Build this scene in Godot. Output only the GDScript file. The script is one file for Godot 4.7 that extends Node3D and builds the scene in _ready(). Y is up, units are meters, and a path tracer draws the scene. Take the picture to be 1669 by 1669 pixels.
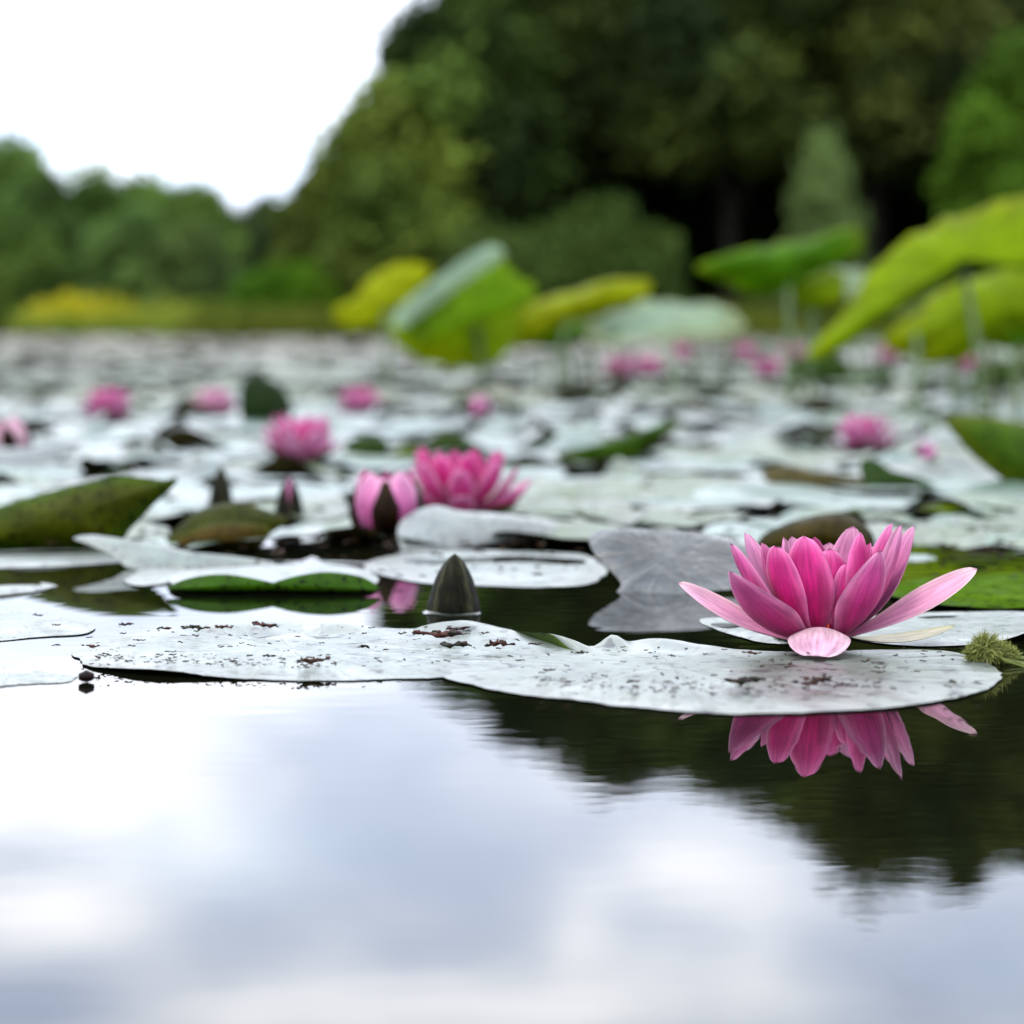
extends Node3D
# A lily pond seen from just above the water.  Units are metres, y is up, the water is y = 0.

const FOCAL := 3600.0      # focal length in photograph pixels (1669 wide)
const EYE := 0.136         # height of the lens above the water
const HORIZON := 540.0
const MID := 834.5
const FOCUS := 0.945

var rng := RandomNumberGenerator.new()
var bumps := FastNoiseLite.new()
var M := {}
var T := {}
var taken := {}

# ------------------------------------------------------------------ small helpers

func lin(r: float, g: float, b: float) -> Color:
	return Color8(int(r), int(g), int(b)).srgb_to_linear()

func at(px: float, py: float, d: float) -> Vector3:
	return Vector3((px - MID) * d / FOCAL, EYE - (py - HORIZON) * d / FOCAL, -d)

func depth_of(py: float) -> float:
	return FOCAL * EYE / (py - HORIZON)

func on_water(px: float, py: float, h := 0.0) -> Vector3:
	var p := at(px, py, depth_of(py))
	p.y = h
	return p

func numbered(called: String) -> String:
	var n: int = taken.get(called, 0)
	taken[called] = n + 1
	return called if n == 0 else "%s_%03d" % [called, n]

func tag(o: Node, label := "", category := "", group := "", kind := "") -> void:
	if label: o.set_meta("label", label)
	if category: o.set_meta("category", category)
	if group: o.set_meta("group", group)
	if kind: o.set_meta("kind", kind)

func thing(called: String, where: Vector3, label: String, category: String, group := "") -> Node3D:
	var o := Node3D.new()
	o.name = numbered(called)
	add_child(o, true)
	o.position = where
	tag(o, label, category, group)
	return o

func obj(called: String, mesh: Mesh, mat: Material, parent: Node = null) -> MeshInstance3D:
	var o := MeshInstance3D.new()
	o.mesh = mesh
	if mat: o.material_override = mat
	if parent == null:
		o.name = numbered(called)
		add_child(o, true)
	else:
		o.name = called
		parent.add_child(o, true)
	return o

# collects grids of points into one surface
class Shell:
	var v := PackedVector3Array()
	var n := PackedVector3Array()
	var c := PackedColorArray()
	var uv := PackedVector2Array()
	var idx := PackedInt32Array()

	func grid(rows: Array, cols: Array, uvs: Array, wrap := false, s := 1.0) -> void:
		var nu := rows.size()
		var nv: int = rows[0].size()
		var first := v.size()
		for i in nu:
			for j in nv:
				var i0 := maxi(i - 1, 0)
				var i1 := mini(i + 1, nu - 1)
				var j0 := posmod(j - 1, nv) if wrap else maxi(j - 1, 0)
				var j1 := posmod(j + 1, nv) if wrap else mini(j + 1, nv - 1)
				var du: Vector3 = rows[i1][j] - rows[i0][j]
				var dv: Vector3 = rows[i][j1] - rows[i][j0]
				if dv.length_squared() < 1e-14:
					var k := i1 if i == 0 else i0
					dv = rows[k][j1] - rows[k][j0]
				var nn := du.cross(dv)
				if wrap and dv.length_squared() < 1e-14 or nn.length_squared() < 1e-24:
					nn = Vector3.UP
				v.append(rows[i][j])
				n.append(nn.normalized() * s)
				c.append(cols[i][j] if cols.size() else Color.WHITE)
				uv.append(uvs[i][j] if uvs.size() else Vector2(float(j) / nv, float(i) / nu))
		for i in nu - 1:
			for j in (nv if wrap else nv - 1):
				var a := first + i * nv + j
				var b := first + i * nv + (j + 1) % nv
				var d := first + (i + 1) * nv + j
				var e := first + (i + 1) * nv + (j + 1) % nv
				if s > 0:
					idx.append_array([a, e, d, a, b, e])
				else:
					idx.append_array([a, d, e, a, e, b])

	func tri(a: Vector3, b: Vector3, d: Vector3, col: Color) -> void:
		var first := v.size()
		var nn := (d - a).cross(b - a).normalized()
		v.append_array([a, b, d])
		n.append_array([nn, nn, nn])
		c.append_array([col, col, col])
		uv.append_array([Vector2(0, 0), Vector2(1, 0), Vector2(0.5, 1)])
		idx.append_array([first, first + 1, first + 2])

	func tube(path: Array, radii: Array, sides: int, col: Color, rough := 0.0, flat := 1.0) -> void:
		var rows := []
		var cols := []
		var uvs := []
		for i in path.size():
			var dir: Vector3 = (path[mini(i + 1, path.size() - 1)] - path[maxi(i - 1, 0)]).normalized()
			var x := dir.cross(Vector3(0.31, 0.17, 0.93)).normalized()
			var y := dir.cross(x)
			var r := PackedVector3Array()
			var cc := PackedColorArray()
			var uu := PackedVector2Array()
			for j in sides:
				var a := TAU * j / sides
				var k := 1.0 + rough * sin(j * 2.7 + i * 4.1 + rough * 37.0)
				var off: Vector3 = (x * cos(a) + y * sin(a)) * radii[i] * k
				off.y *= flat
				r.append(path[i] + off)
				cc.append(col)
				uu.append(Vector2(float(j) / sides, i * 0.3))
			rows.append(r)
			cols.append(cc)
			uvs.append(uu)
		grid(rows, cols, uvs, true, -1.0)

	func into(mesh: ArrayMesh, mat: Material) -> void:
		if v.is_empty(): return
		var a := []
		a.resize(Mesh.ARRAY_MAX)
		a[Mesh.ARRAY_VERTEX] = v
		a[Mesh.ARRAY_NORMAL] = n
		a[Mesh.ARRAY_COLOR] = c
		a[Mesh.ARRAY_TEX_UV] = uv
		a[Mesh.ARRAY_INDEX] = idx
		mesh.add_surface_from_arrays(Mesh.PRIMITIVE_TRIANGLES, a)
		mesh.surface_set_material(mesh.get_surface_count() - 1, mat)

	func mesh(mat: Material) -> ArrayMesh:
		var m := ArrayMesh.new()
		into(m, mat)
		return m

# ------------------------------------------------------------------ textures and materials

func ripple_image(size: int, waves: int, low: int, high: int, stretch: float, seed_: int) -> ImageTexture:
	# tileable normal map of crossing wavelets, kept in floats so that faint slopes stay smooth
	var r := RandomNumberGenerator.new()
	r.seed = seed_
	var sx := PackedFloat32Array()
	var sy := PackedFloat32Array()
	sx.resize(size * size)
	sy.resize(size * size)
	for w in waves:
		var kx := int(round(r.randf_range(-high, high) / stretch))
		var ky := r.randi_range(low, high) * (1 if r.randf() > 0.5 else -1)
		var k := sqrt(float(kx * kx + ky * ky))
		var amp := 1.0 / sqrt(float(waves)) * r.randf_range(0.5, 1.2) * pow(low / k, 0.35)
		var ph := r.randf() * TAU
		var nx := kx / k * amp
		var ny := ky / k * amp
		for y in size:
			var base := ph + TAU * ky * y / size
			var step := TAU * kx / size
			for x in size:
				var s := cos(base + step * x)
				sx[y * size + x] += nx * s
				sy[y * size + x] += ny * s
	var data := PackedFloat32Array()
	data.resize(size * size * 3)
	for i in size * size:
		var q := Vector3(sx[i], sy[i], 1.0)
		data[i * 3] = 0.5 + 0.5 * q.x * 0.5
		data[i * 3 + 1] = 0.5 + 0.5 * q.y * 0.5
		data[i * 3 + 2] = 0.5 + 0.5 * 0.86
	return ImageTexture.create_from_image(Image.create_from_data(size, size, false, Image.FORMAT_RGBF, data.to_byte_array()))

func grey_image(w: int, h: int, f: Callable) -> ImageTexture:
	var im := Image.create(w, h, false, Image.FORMAT_RGB8)
	for y in h:
		for x in w:
			var g: float = clampf(f.call(float(x) / w, float(y) / h), 0.0, 1.0)
			im.set_pixel(x, y, Color(g, g, g))
	return ImageTexture.create_from_image(im)

func make_textures() -> void:
	var fine := FastNoiseLite.new()
	fine.seed = 5
	fine.frequency = 1.0
	fine.fractal_octaves = 4
	var f2 := FastNoiseLite.new()
	f2.seed = 9
	f2.frequency = 1.0
	f2.fractal_octaves = 3
	# long streaks that run from the base to the tip of a petal
	T.petal = grey_image(128, 256, func(u, v):
		var a := fine.get_noise_2d(u * 26.0, v * 2.2)
		var b := f2.get_noise_2d(u * 7.0, v * 3.0)
		var q := f2.get_noise_2d(u * 60.0, v * 70.0)
		return 0.88 + 0.14 * a + 0.12 * b + 0.05 * q)
	T.stripe = grey_image(128, 256, func(u, v):
		var a := fine.get_noise_2d(u * 34.0, v * 2.0)
		var b := f2.get_noise_2d(u * 9.0, v * 5.0)
		var c := f2.get_noise_2d(u * 50.0, v * 60.0)
		return 0.62 + 0.5 * a + 0.35 * b + 0.25 * c)
	T.lotus = grey_image(512, 512, func(u, v):
		var x: float = u - 0.5
		var y: float = v - 0.5
		var r := sqrt(x * x + y * y) * 2.0
		var th := atan2(y, x) + 0.06 * fine.get_noise_2d(u * 6.0, v * 6.0)
		var rib := pow(absf(cos(th * 8.0)), 24.0) * smoothstep(0.0, 0.1, r)
		var web := pow(absf(cos(th * 8.0 + 40.0 * r)), 14.0) * 0.3
		return 0.82 + 0.2 * maxf(rib, web) + 0.12 * fine.get_noise_2d(u * 5.0, v * 5.0) + 0.05 * f2.get_noise_2d(u * 20.0, v * 20.0))
	# ribs that fan out of the middle of a floating leaf, with fine crinkles between
	var veins := func(u, v):
		var x: float = u - 0.5
		var y: float = v - 0.5
		var r := sqrt(x * x + y * y) * 2.0
		var th := atan2(y, x) + 0.05 * fine.get_noise_2d(u * 6.0, v * 6.0)
		var rib := pow(absf(cos(th * 9.0)), 60.0) * smoothstep(0.0, 0.15, r)
		var fork := pow(absf(cos(th * 18.0 + 0.6)), 50.0) * smoothstep(0.5, 0.75, r)
		var crinkle := fine.get_noise_2d(u * 9.0 + 4.0, v * 9.0)
		return 0.55 + 0.22 * maxf(rib, fork * 0.7) + 0.22 * crinkle
	T.vein = grey_image(512, 512, veins)
	# blotches, brown spots and pin pricks of a floating leaf
	T.spots = grey_image(512, 512, func(u, v):
		var a := fine.get_noise_2d(u * 5.0, v * 5.0 + 7.0)
		var b := f2.get_noise_2d(u * 20.0, v * 20.0)
		var c := f2.get_noise_2d(u * 55.0 + 3.0, v * 55.0)
		var hole := smoothstep(0.34, 0.46, b) * 0.55
		return 0.86 + 0.18 * a + 0.08 * c - hole)
	T.gloss = grey_image(256, 256, func(u, v):
		var a := fine.get_noise_2d(u * 4.0 + 11.0, v * 4.0)
		var b := f2.get_noise_2d(u * 16.0, v * 16.0 + 5.0)
		return 0.75 + 0.28 * a + 0.2 * b)
	T.bark = grey_image(128, 128, func(u, v):
		return 0.6 + 0.4 * fine.get_noise_2d(u * 30.0, v * 5.0) + 0.2 * f2.get_noise_2d(u * 10.0, v * 10.0))
	T.ripple = ripple_image(512, 26, 3, 22, 2.2, 3)
	T.swell = ripple_image(256, 14, 1, 6, 2.0, 8)

func leafy(called: String, rough: float, spec: float, bump: float, back := 0.0, tex := true) -> StandardMaterial3D:
	var m := StandardMaterial3D.new()
	m.resource_name = called
	m.vertex_color_use_as_albedo = true
	m.roughness = rough
	m.metallic_specular = spec
	if tex:
		m.albedo_texture = T.spots
		m.roughness_texture = T.gloss
		m.heightmap_enabled = bump > 0.0
		m.heightmap_texture = T.vein
		m.heightmap_scale = bump
	if back > 0.0:
		m.backlight_enabled = true
		m.backlight = Color(back, back, back).linear_to_srgb()
	return m

func make_materials() -> void:
	var w := StandardMaterial3D.new()
	w.resource_name = "pond water"
	w.albedo_color = Color(0.002, 0.0025, 0.0012).linear_to_srgb()
	w.roughness = 0.0
	w.metallic_specular = 0.36
	w.normal_enabled = true
	w.normal_texture = T.ripple
	w.normal_scale = 0.0042
	w.uv1_triplanar = true
	w.uv1_world_triplanar = true
	w.uv1_scale = Vector3(2.6, 2.6, 4.2)
	M.water = w
	M.pad_top = leafy("lily pad skin", 0.5, 0.72, 0.05)
	M.pad_front = leafy("front lily pad skin", 0.5, 0.72, 0.14)
	M.wet = leafy("rough green pad", 0.95, 0.06, 0.08, 0.2)
	M.pad_grey = leafy("grey streaked pad", 0.5, 0.5, 0.2)
	M.pad_dull = leafy("dull lily pad skin", 0.62, 0.5, 0.05)
	M.pad_far = leafy("far lily pad skin", 0.55, 0.6, 0.0, 0.0, false)
	M.pad_under = leafy("lily pad underside", 0.6, 0.25, 0.06, 0.25)
	M.blade = leafy("standing leaf", 0.65, 0.2, 0.05, 0.5)
	M.lotus = leafy("lotus leaf", 0.6, 0.18, 0.05, 1.0)
	M.lotus.albedo_texture = T.lotus
	M.lotus.heightmap_texture = T.lotus
	M.lotus.heightmap_scale = 0.35
	var p := StandardMaterial3D.new()
	p.resource_name = "petal"
	p.vertex_color_use_as_albedo = true
	p.albedo_texture = T.petal
	p.roughness = 0.5
	p.metallic_specular = 0.35
	p.heightmap_enabled = true
	p.heightmap_texture = T.petal
	p.heightmap_scale = 0.012
	p.rim_enabled = true
	p.rim = 0.12
	p.rim_tint = 0.4
	p.backlight_enabled = true
	p.backlight = Color(0.6, 0.6, 0.6).linear_to_srgb()
	M.petal = p
	var s := leafy("sepal", 0.6, 0.16, 0.0, 0.0)
	s.albedo_texture = T.petal
	s.heightmap_enabled = true
	s.heightmap_texture = T.petal
	s.heightmap_scale = 0.02
	s.albedo_texture = T.stripe
	M.sepal = s
	M.stem = leafy("stem", 0.5, 0.4, 0.0, 0.0, false)
	M.scrap = leafy("dead plant scraps", 0.6, 0.25, 0.0, 0.0, false)
	M.algae = leafy("algae", 0.6, 0.35, 0.0, 0.5, false)
	M.leaves = leafy("tree leaves", 0.75, 0.15, 0.0, 0.3, false)
	M.grass = leafy("bank plants", 0.7, 0.15, 0.0, 0.5, false)
	var b := leafy("bark", 0.85, 0.3, 0.0, 0.0, false)
	b.albedo_texture = T.bark
	M.bark = b
	var g := leafy("bank soil", 0.9, 0.3, 0.0, 0.0, false)
	M.soil = g

# ------------------------------------------------------------------ sky

func make_sky() -> PanoramaSkyMaterial:
	var w := 2048
	var h := 1024
	var big := FastNoiseLite.new()
	big.seed = 21
	big.frequency = 1.0
	big.fractal_octaves = 5
	var data := PackedFloat32Array()
	data.resize(w * h * 3)
	# heaps of cloud where the water mirrors them: x, y (photograph pixels), half width, half height, whiteness
	var heaps := [[60, 1240, 300, 130, 0.52], [300, 1390, 170, 60, 0.22], [60, 1490, 200, 60, 0.45], [350, 1110, 300, 40, 0.35], [1130, 1420, 180, 55, 0.42], [950, 1530, 60, 90, 0.35],
		[800, 1650, 330, 70, 0.6], [380, 1660, 160, 60, 0.4], [1280, 1470, 130, 50, 0.12], [40, 1640, 200, 60, -0.55], [560, 1270, 200, 130, -0.2], [680, 1420, 180, 80, -0.15], [1500, 1580, 240, 100, -0.3], [1240, 1600, 80, 60, 0.2], [1050, 1250, 220, 90, 0.1], [640, 1560, 220, 60, -0.12]]
	for y in h / 2 + 1:
		var el := (0.5 - (y + 0.5) / h) * PI
		for x in w:
			var az := (x + 0.5) / w * TAU
			var dir := Vector3(sin(az) * cos(el), sin(el), -cos(az) * cos(el))
			var q := dir / (absf(dir.y) + 0.28)
			var n := big.get_noise_3d(q.x * 1.5, dir.y * 2.0, q.z * 1.5)
			var m := big.get_noise_3d(q.x * 5.0 + 9.0, dir.y * 6.0, q.z * 5.0)
			var white := 0.38 + 0.75 * n + 0.3 * m
			var blue := clampf(-0.9 * n + 0.9 * m + 0.25, 0.0, 1.0)
			if dir.z < -0.5:
				var px := MID + FOCAL * dir.x / -dir.z
				var py := HORIZON + FOCAL * dir.y / -dir.z
				var near := exp(-pow((px - MID) / 1500.0, 2.0)) * exp(-pow((py - 1350.0) / 600.0, 2.0))
				white = lerpf(white, 0.27 + 0.2 * m + 0.08 * n, near)
				blue = lerpf(blue, 0.15 + 0.85 * exp(-pow((px - 320.0) / 190.0, 2.0) - pow((py - 1390.0) / 75.0, 2.0)), near)
				for b in heaps:
					var dx: float = (px - b[0]) / b[2]
					var dy: float = (py - b[1]) / b[3]
					var rr := dx * dx + dy * dy
					if rr < 9.0:
						white += b[4] * exp(-rr * (1.0 - 0.5 * m))
			white = smoothstep(-0.12, 1.15, white)
			var dark := Vector3(0.58, 0.67, 0.87).lerp(Vector3(0.70, 0.90, 1.16), blue)
			var c := dark.lerp(Vector3(1.5, 1.5, 1.53), white) * lerpf(0.84, 1.2, smoothstep(0.1, 0.34, el))
			var i := (y * w + x) * 3
			data[i] = c.x
			data[i + 1] = c.y
			data[i + 2] = c.z
	for y in range(h / 2 + 1, h):
		for x in w:
			var i := (y * w + x) * 3
			data[i] = 0.05
			data[i + 1] = 0.06
			data[i + 2] = 0.05
	var sky := PanoramaSkyMaterial.new()
	sky.panorama = ImageTexture.create_from_image(Image.create_from_data(w, h, false, Image.FORMAT_RGBF, data.to_byte_array()))
	return sky

# ------------------------------------------------------------------ leaves that float or stand

func smooth_loop(points: Array, count: int) -> PackedVector3Array:
	# closed Catmull-Rom curve through the points, cut into equal steps
	var dense := PackedVector3Array()
	var n := points.size()
	for i in n:
		var p0: Vector3 = points[posmod(i - 1, n)]
		var p1: Vector3 = points[i]
		var p2: Vector3 = points[(i + 1) % n]
		var p3: Vector3 = points[(i + 2) % n]
		for k in 10:
			var t := k / 10.0
			dense.append(0.5 * ((2.0 * p1) + (p2 - p0) * t + (2.0 * p0 - 5.0 * p1 + 4.0 * p2 - p3) * t * t + (3.0 * p1 - p0 - 3.0 * p2 + p3) * t * t * t))
	var total := 0.0
	var along := [0.0]
	for i in dense.size():
		total += dense[i].distance_to(dense[(i + 1) % dense.size()])
		along.append(total)
	var out := PackedVector3Array()
	var k := 0
	for i in count:
		var want := total * i / count
		while along[k + 1] < want: k += 1
		var t: float = (want - along[k]) / maxf(along[k + 1] - along[k], 1e-9)
		out.append(dense[k].lerp(dense[(k + 1) % dense.size()], t))
	return out

func blade_mesh(outline: PackedVector3Array, n: Vector3, o: Dictionary) -> ArrayMesh:
	# a leaf: rings from its middle to its outline, pushed along n by bulge, waves, ribs and curled rims; top and underside with thickness
	var c: Vector3 = o.get("center", Vector3.ZERO)
	if not o.has("center"):
		for p in outline: c += p
		c /= outline.size()
	var rings: int = o.get("rings", 8)
	var bulge: float = o.get("bulge", 0.0)
	var wave: float = o.get("wave", 0.0)
	var freq: float = o.get("freq", 30.0)
	var thick: float = o.get("thick", 0.0007)
	var curls: Array = o.get("curls", [])
	var top: Color = o.get("top", Color(0.05, 0.09, 0.03))
	var under: Color = o.get("under", Color(0.09, 0.07, 0.03))
	var rim: Color = o.get("rim", top)
	var off: float = o.get("seed", 0.0)
	var size := 0.0
	for p in outline: size = maxf(size, p.distance_to(c))
	var ux := (outline[0] - c).normalized()
	var uy := n.cross(ux)
	var a_rows := []
	var b_rows := []
	var a_cols := []
	var b_cols := []
	var uvs := []
	for i in rings + 1:
		var r := pow(float(i) / rings, 0.8)
		var ra := PackedVector3Array()
		var rb := PackedVector3Array()
		var ca := PackedColorArray()
		var cb := PackedColorArray()
		var uu := PackedVector2Array()
		for j in outline.size():
			var p := c + (outline[j] - c) * r
			var q := p * freq
			var h := bulge * (1.0 - r * r) + wave * bumps.get_noise_3d(q.x + off, q.y + off * 0.7, q.z) * (0.35 + 0.65 * r)
			h *= 1.0 - o.get("flat", 0.0) * smoothstep(0.7, 1.0, r)
			var d := outline[j] - c
			for k in curls:      # [angle as seen in the x-z or x-y plane, half width, height, where on the radius it starts, inward pull]
				var th := atan2(d.dot(k[5]) if k.size() > 5 else -d.z, d.x)
				var da := angle_difference(th, k[0])
				var lift: float = exp(-pow(da / k[1], 2.0)) * smoothstep(k[3], 1.0, r)
				h += k[2] * lift
				p -= d * lift * k[4]
			var e := thick * (1.0 - pow(r, 8.0)) + 0.00005
			ra.append(p + n * (h + e))
			rb.append(p + n * (h - e))
			var t := bumps.get_noise_3d(q.x * 0.5 + 31.0 + off, q.y * 0.5, q.z * 0.5)
			var tint := clampf(0.5 + t * 1.1, 0.0, 1.0)
			ca.append(top.lerp(rim, clampf(smoothstep(0.6, 1.0, r) * 0.8 + (tint - 0.5) * 0.7, 0.0, 1.0)))
			cb.append(under.lerp(o.get("under2", under * 0.7), tint))
			var lx := d.dot(ux) * r / size
			var ly := d.dot(uy) * r / size
			uu.append(Vector2(0.5 + lx * 0.5, 0.5 + ly * 0.5))
		a_rows.append(ra)
		b_rows.append(rb)
		a_cols.append(ca)
		b_cols.append(cb)
		uvs.append(uu)
	var m := ArrayMesh.new()
	# which way the loop runs decides which side is up
	var area := Vector3.ZERO
	for j in outline.size(): area += (outline[j] - c).cross(outline[(j + 1) % outline.size()] - c)
	var s := 1.0 if area.dot(n) > 0.0 else -1.0
	var sa := Shell.new()
	sa.grid(a_rows, a_cols, uvs, true, s)
	for j in outline.size(): sa.n[j] = n
	sa.into(m, o.get("top_mat", M.pad_top))
	var sb := Shell.new()
	sb.grid(b_rows, b_cols, uvs, true, -s)
	for j in outline.size(): sb.n[j] = -n
	sb.into(m, o.get("under_mat", M.pad_under))
	return m

func water_outline(px: Array, count := 96) -> PackedVector3Array:
	var pts := []
	for i in range(0, px.size(), 2): pts.append(on_water(px[i], px[i + 1]))
	return smooth_loop(pts, count)

func ragged(outline: PackedVector3Array, amount: float, freq: float) -> PackedVector3Array:
	# small nicks and scallops of a leaf rim
	var c := Vector3.ZERO
	for p in outline: c += p
	c /= outline.size()
	var out := PackedVector3Array()
	for p in outline:
		var q := p * freq
		out.append(p + (p - c).normalized() * amount * bumps.get_noise_3d(q.x, q.y * 2.0, q.z))
	return out

func floating_pad(px: Array, label: String, o: Dictionary, group := "lily pads in the foreground") -> MeshInstance3D:
	var line := ragged(water_outline(px, o.get("count", 96)), o.get("rag", 0.0015), 160.0)
	var c := Vector3.ZERO
	line = ragged(ragged(line, o.get("rag", 0.0015) * 0.6, 600.0), o.get("rag", 0.0015) * 0.3, 2400.0)
	for p in line: c += p
	c /= line.size()
	for i in line.size(): line[i] -= c
	o.center = Vector3.ZERO
	var m := obj("lily_pad", blade_mesh(line, Vector3.UP, o), null)
	m.position = c + Vector3(0, o.get("lift", 0.0016), 0)
	tag(m, label, "lily pad", group)
	return m

func round_outline(r: float, count: int, seed_: int, slit := true) -> PackedVector3Array:
	var rr := RandomNumberGenerator.new()
	rr.seed = seed_
	var a := rr.randf() * TAU
	var out := PackedVector3Array()
	var e := rr.randf_range(0.86, 1.1)
	for i in count:
		var th := TAU * i / count
		var k := 1.0 + 0.05 * sin(2 * th + a) + 0.04 * sin(3 * th + 2 * a) + 0.02 * sin(7 * th + a)
		if slit: k *= 1.0 - 0.82 * exp(-pow(angle_difference(th, a) / 0.10, 2.0))
		out.append(Vector3(cos(th) * k * r, 0, -sin(th) * k * r * e))
	return out

# a leaf that stands out of the water: its outline in photograph pixels is set on a plane through the water line, leaning back and turned
func plane_outline(px: Array, d0: float, x0: float, lean: float, turn: float, count: int) -> Array:
	var tl := tan(lean)
	var pts := []
	for i in range(0, px.size(), 2):
		var a: float = (px[i] - MID) / FOCAL
		var b: float = (px[i + 1] - HORIZON) / FOCAL
		var d := (d0 + EYE * tl - turn * x0) / (1.0 + b * tl - turn * a)
		pts.append(Vector3(a * d, EYE - b * d, -d))
	var n := Vector3(turn, tl, 1.0).normalized()
	return [smooth_loop(pts, count), n]

func standing_leaf(called: String, px: Array, base: Vector2, lean: float, turn: float, label: String, o: Dictionary, parent: Node3D = null, category := "leaf", group := "", depth := 0.0) -> MeshInstance3D:
	var d0 := depth if depth > 0.0 else depth_of(base.y)
	var foot := Vector3((base.x - MID) * d0 / FOCAL, 0, -d0)
	var got := plane_outline(px, d0, foot.x, lean, turn, o.get("count", 72))
	var line: PackedVector3Array = ragged(got[0], o.get("rag", 0.0015), 120.0)
	if parent: foot = parent.position
	for i in line.size(): line[i] -= foot
	if not o.has("top_mat"): o.top_mat = M.blade
	if not o.has("under_mat"): o.under_mat = M.blade
	var m := obj(called, blade_mesh(line, got[1], o), null, parent)
	if parent == null:
		m.position = foot
		tag(m, label, category, group)
	return m

# ------------------------------------------------------------------ flowers

# one petal as a thin closed shell from b to t.  bow: how far its back bellies outwards; cup: how far its edges rise inwards
func petal_mesh(b: Vector3, t: Vector3, bow: float, half: float, cup: float, roll: float, axis: Vector3, outside: Array, inside: Array, o := {}) -> ArrayMesh:
	var steps: int = o.get("steps", 16)
	var across: int = o.get("across", 10)
	var thick: float = o.get("thick", 0.0004)
	var widest: float = o.get("widest", 0.58)
	var foot: float = o.get("foot", 0.3)
	var sharp: float = o.get("sharp", 0.62)
	var twist: float = o.get("twist", 0.0)
	var curl: float = o.get("curl", 0.0)
	var mid := (b + t) * 0.5
	var inward := axis - mid
	inward = (inward - (t - b).normalized() * inward.dot((t - b).normalized())).normalized()
	var k: Vector3 = mid - inward * bow * 2.0 + (t - b) * o.get("early", -0.06)
	var ins := []
	var outs := []
	var ci := []
	var co := []
	var uvs := []
	for i in steps + 1:
		var s := float(i) / steps
		s = s * (1.6 - 0.6 * s) if s < 1.0 else 1.0
		var p: Vector3 = b * (1 - s) * (1 - s) + k * 2.0 * s * (1 - s) + t * s * s
		var dir: Vector3 = ((k - b) * (1 - s) + (t - k) * s).normalized()
		var nn: Vector3 = (inward - dir * inward.dot(dir)).normalized()
		nn = nn.rotated(dir, roll + twist * (s - 0.5))
		var side := dir.cross(nn)
		var e := s / widest if s < widest else (1.0 - s) / (1.0 - widest)
		var prof := foot + (1.0 - foot) * smoothstep(0.0, 1.0, e) if s < widest else pow(clampf(1.0 - pow(1.0 - e, 2.0), 0.0, 1.0), sharp)
		var ri := PackedVector3Array()
		var ro := PackedVector3Array()
		var a := PackedColorArray()
		var c := PackedColorArray()
		var uu := PackedVector2Array()
		p += nn * curl * pow(s, 4.0)
		for j in across + 1:
			var v := 2.0 * j / across - 1.0
			var wv := bumps.get_noise_3d(p.x * 60.0 + v * 0.8, p.y * 60.0, p.z * 60.0) * half * 0.11
			var q := p + side * half * prof * v + nn * (cup * v * v * prof + wv)
			var th := thick * (1.0 - pow(absf(v), 3.0)) * (1.0 - pow(s, 10.0)) + 0.00002
			ri.append(q + nn * th)
			ro.append(q - nn * th)
			var edge := pow(absf(v), 5.0) * 0.6 + smoothstep(0.86, 1.0, s) * 0.45
			var mixed := smoothstep(0.0, 0.5, s)
			var late := smoothstep(0.45, 1.0, s)
			a.append((inside[0] as Color).lerp(inside[1], mixed).lerp(inside[2], late).lerp(inside[3], clampf(edge, 0, 1)))
			c.append((outside[0] as Color).lerp(outside[1], mixed).lerp(outside[2], late).lerp(outside[3], clampf(edge, 0, 1)))
			uu.append(Vector2(j / float(across) * 0.5 + o.get("u", 0.0), s))
		ins.append(ri)
		outs.append(ro)
		ci.append(a)
		co.append(c)
		uvs.append(uu)
	var sh := Shell.new()
	# du x dv = dir x side = -nn
	sh.grid(ins, ci, uvs, false, -1.0)
	sh.grid(outs, co, uvs, false, 1.0)
	return sh.mesh(o.get("mat", M.petal))

func tones(kind: String) -> Array:
	# base, middle, end, rim (linear)
	match kind:
		"deep": return [lin(130, 0, 54), lin(184, 6, 98), lin(200, 44, 128), lin(226, 132, 182)]
		"rose": return [lin(148, 4, 74), lin(192, 30, 114), lin(200, 80, 148), lin(230, 164, 198)]
		"pink": return [lin(156, 46, 112), lin(186, 90, 146), lin(206, 130, 172), lin(228, 180, 202)]
		"pale": return [lin(188, 95, 142), lin(206, 136, 168), lin(214, 160, 182), lin(228, 200, 194)]
		"blush": return [lin(186, 110, 146), lin(206, 166, 176), lin(204, 150, 176), lin(218, 186, 196)]
		"white": return [lin(200, 195, 185), lin(215, 212, 212), lin(222, 220, 220), lin(224, 222, 222)]
		"sepal_in": return [lin(190, 178, 140), lin(206, 198, 168), lin(202, 192, 152), lin(170, 165, 90)]
		"sepal_out": return [lin(52, 40, 14), lin(78, 78, 16), lin(96, 90, 24), lin(112, 80, 40)]
		"brown": return [lin(14, 5, 4), lin(26, 13, 6), lin(48, 34, 10), lin(70, 34, 28)]
		"bud": return [lin(18, 17, 4), lin(24, 23, 7), lin(34, 34, 16), lin(84, 84, 58)]
	return [Color.WHITE, Color.WHITE, Color.WHITE, Color.WHITE]

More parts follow.
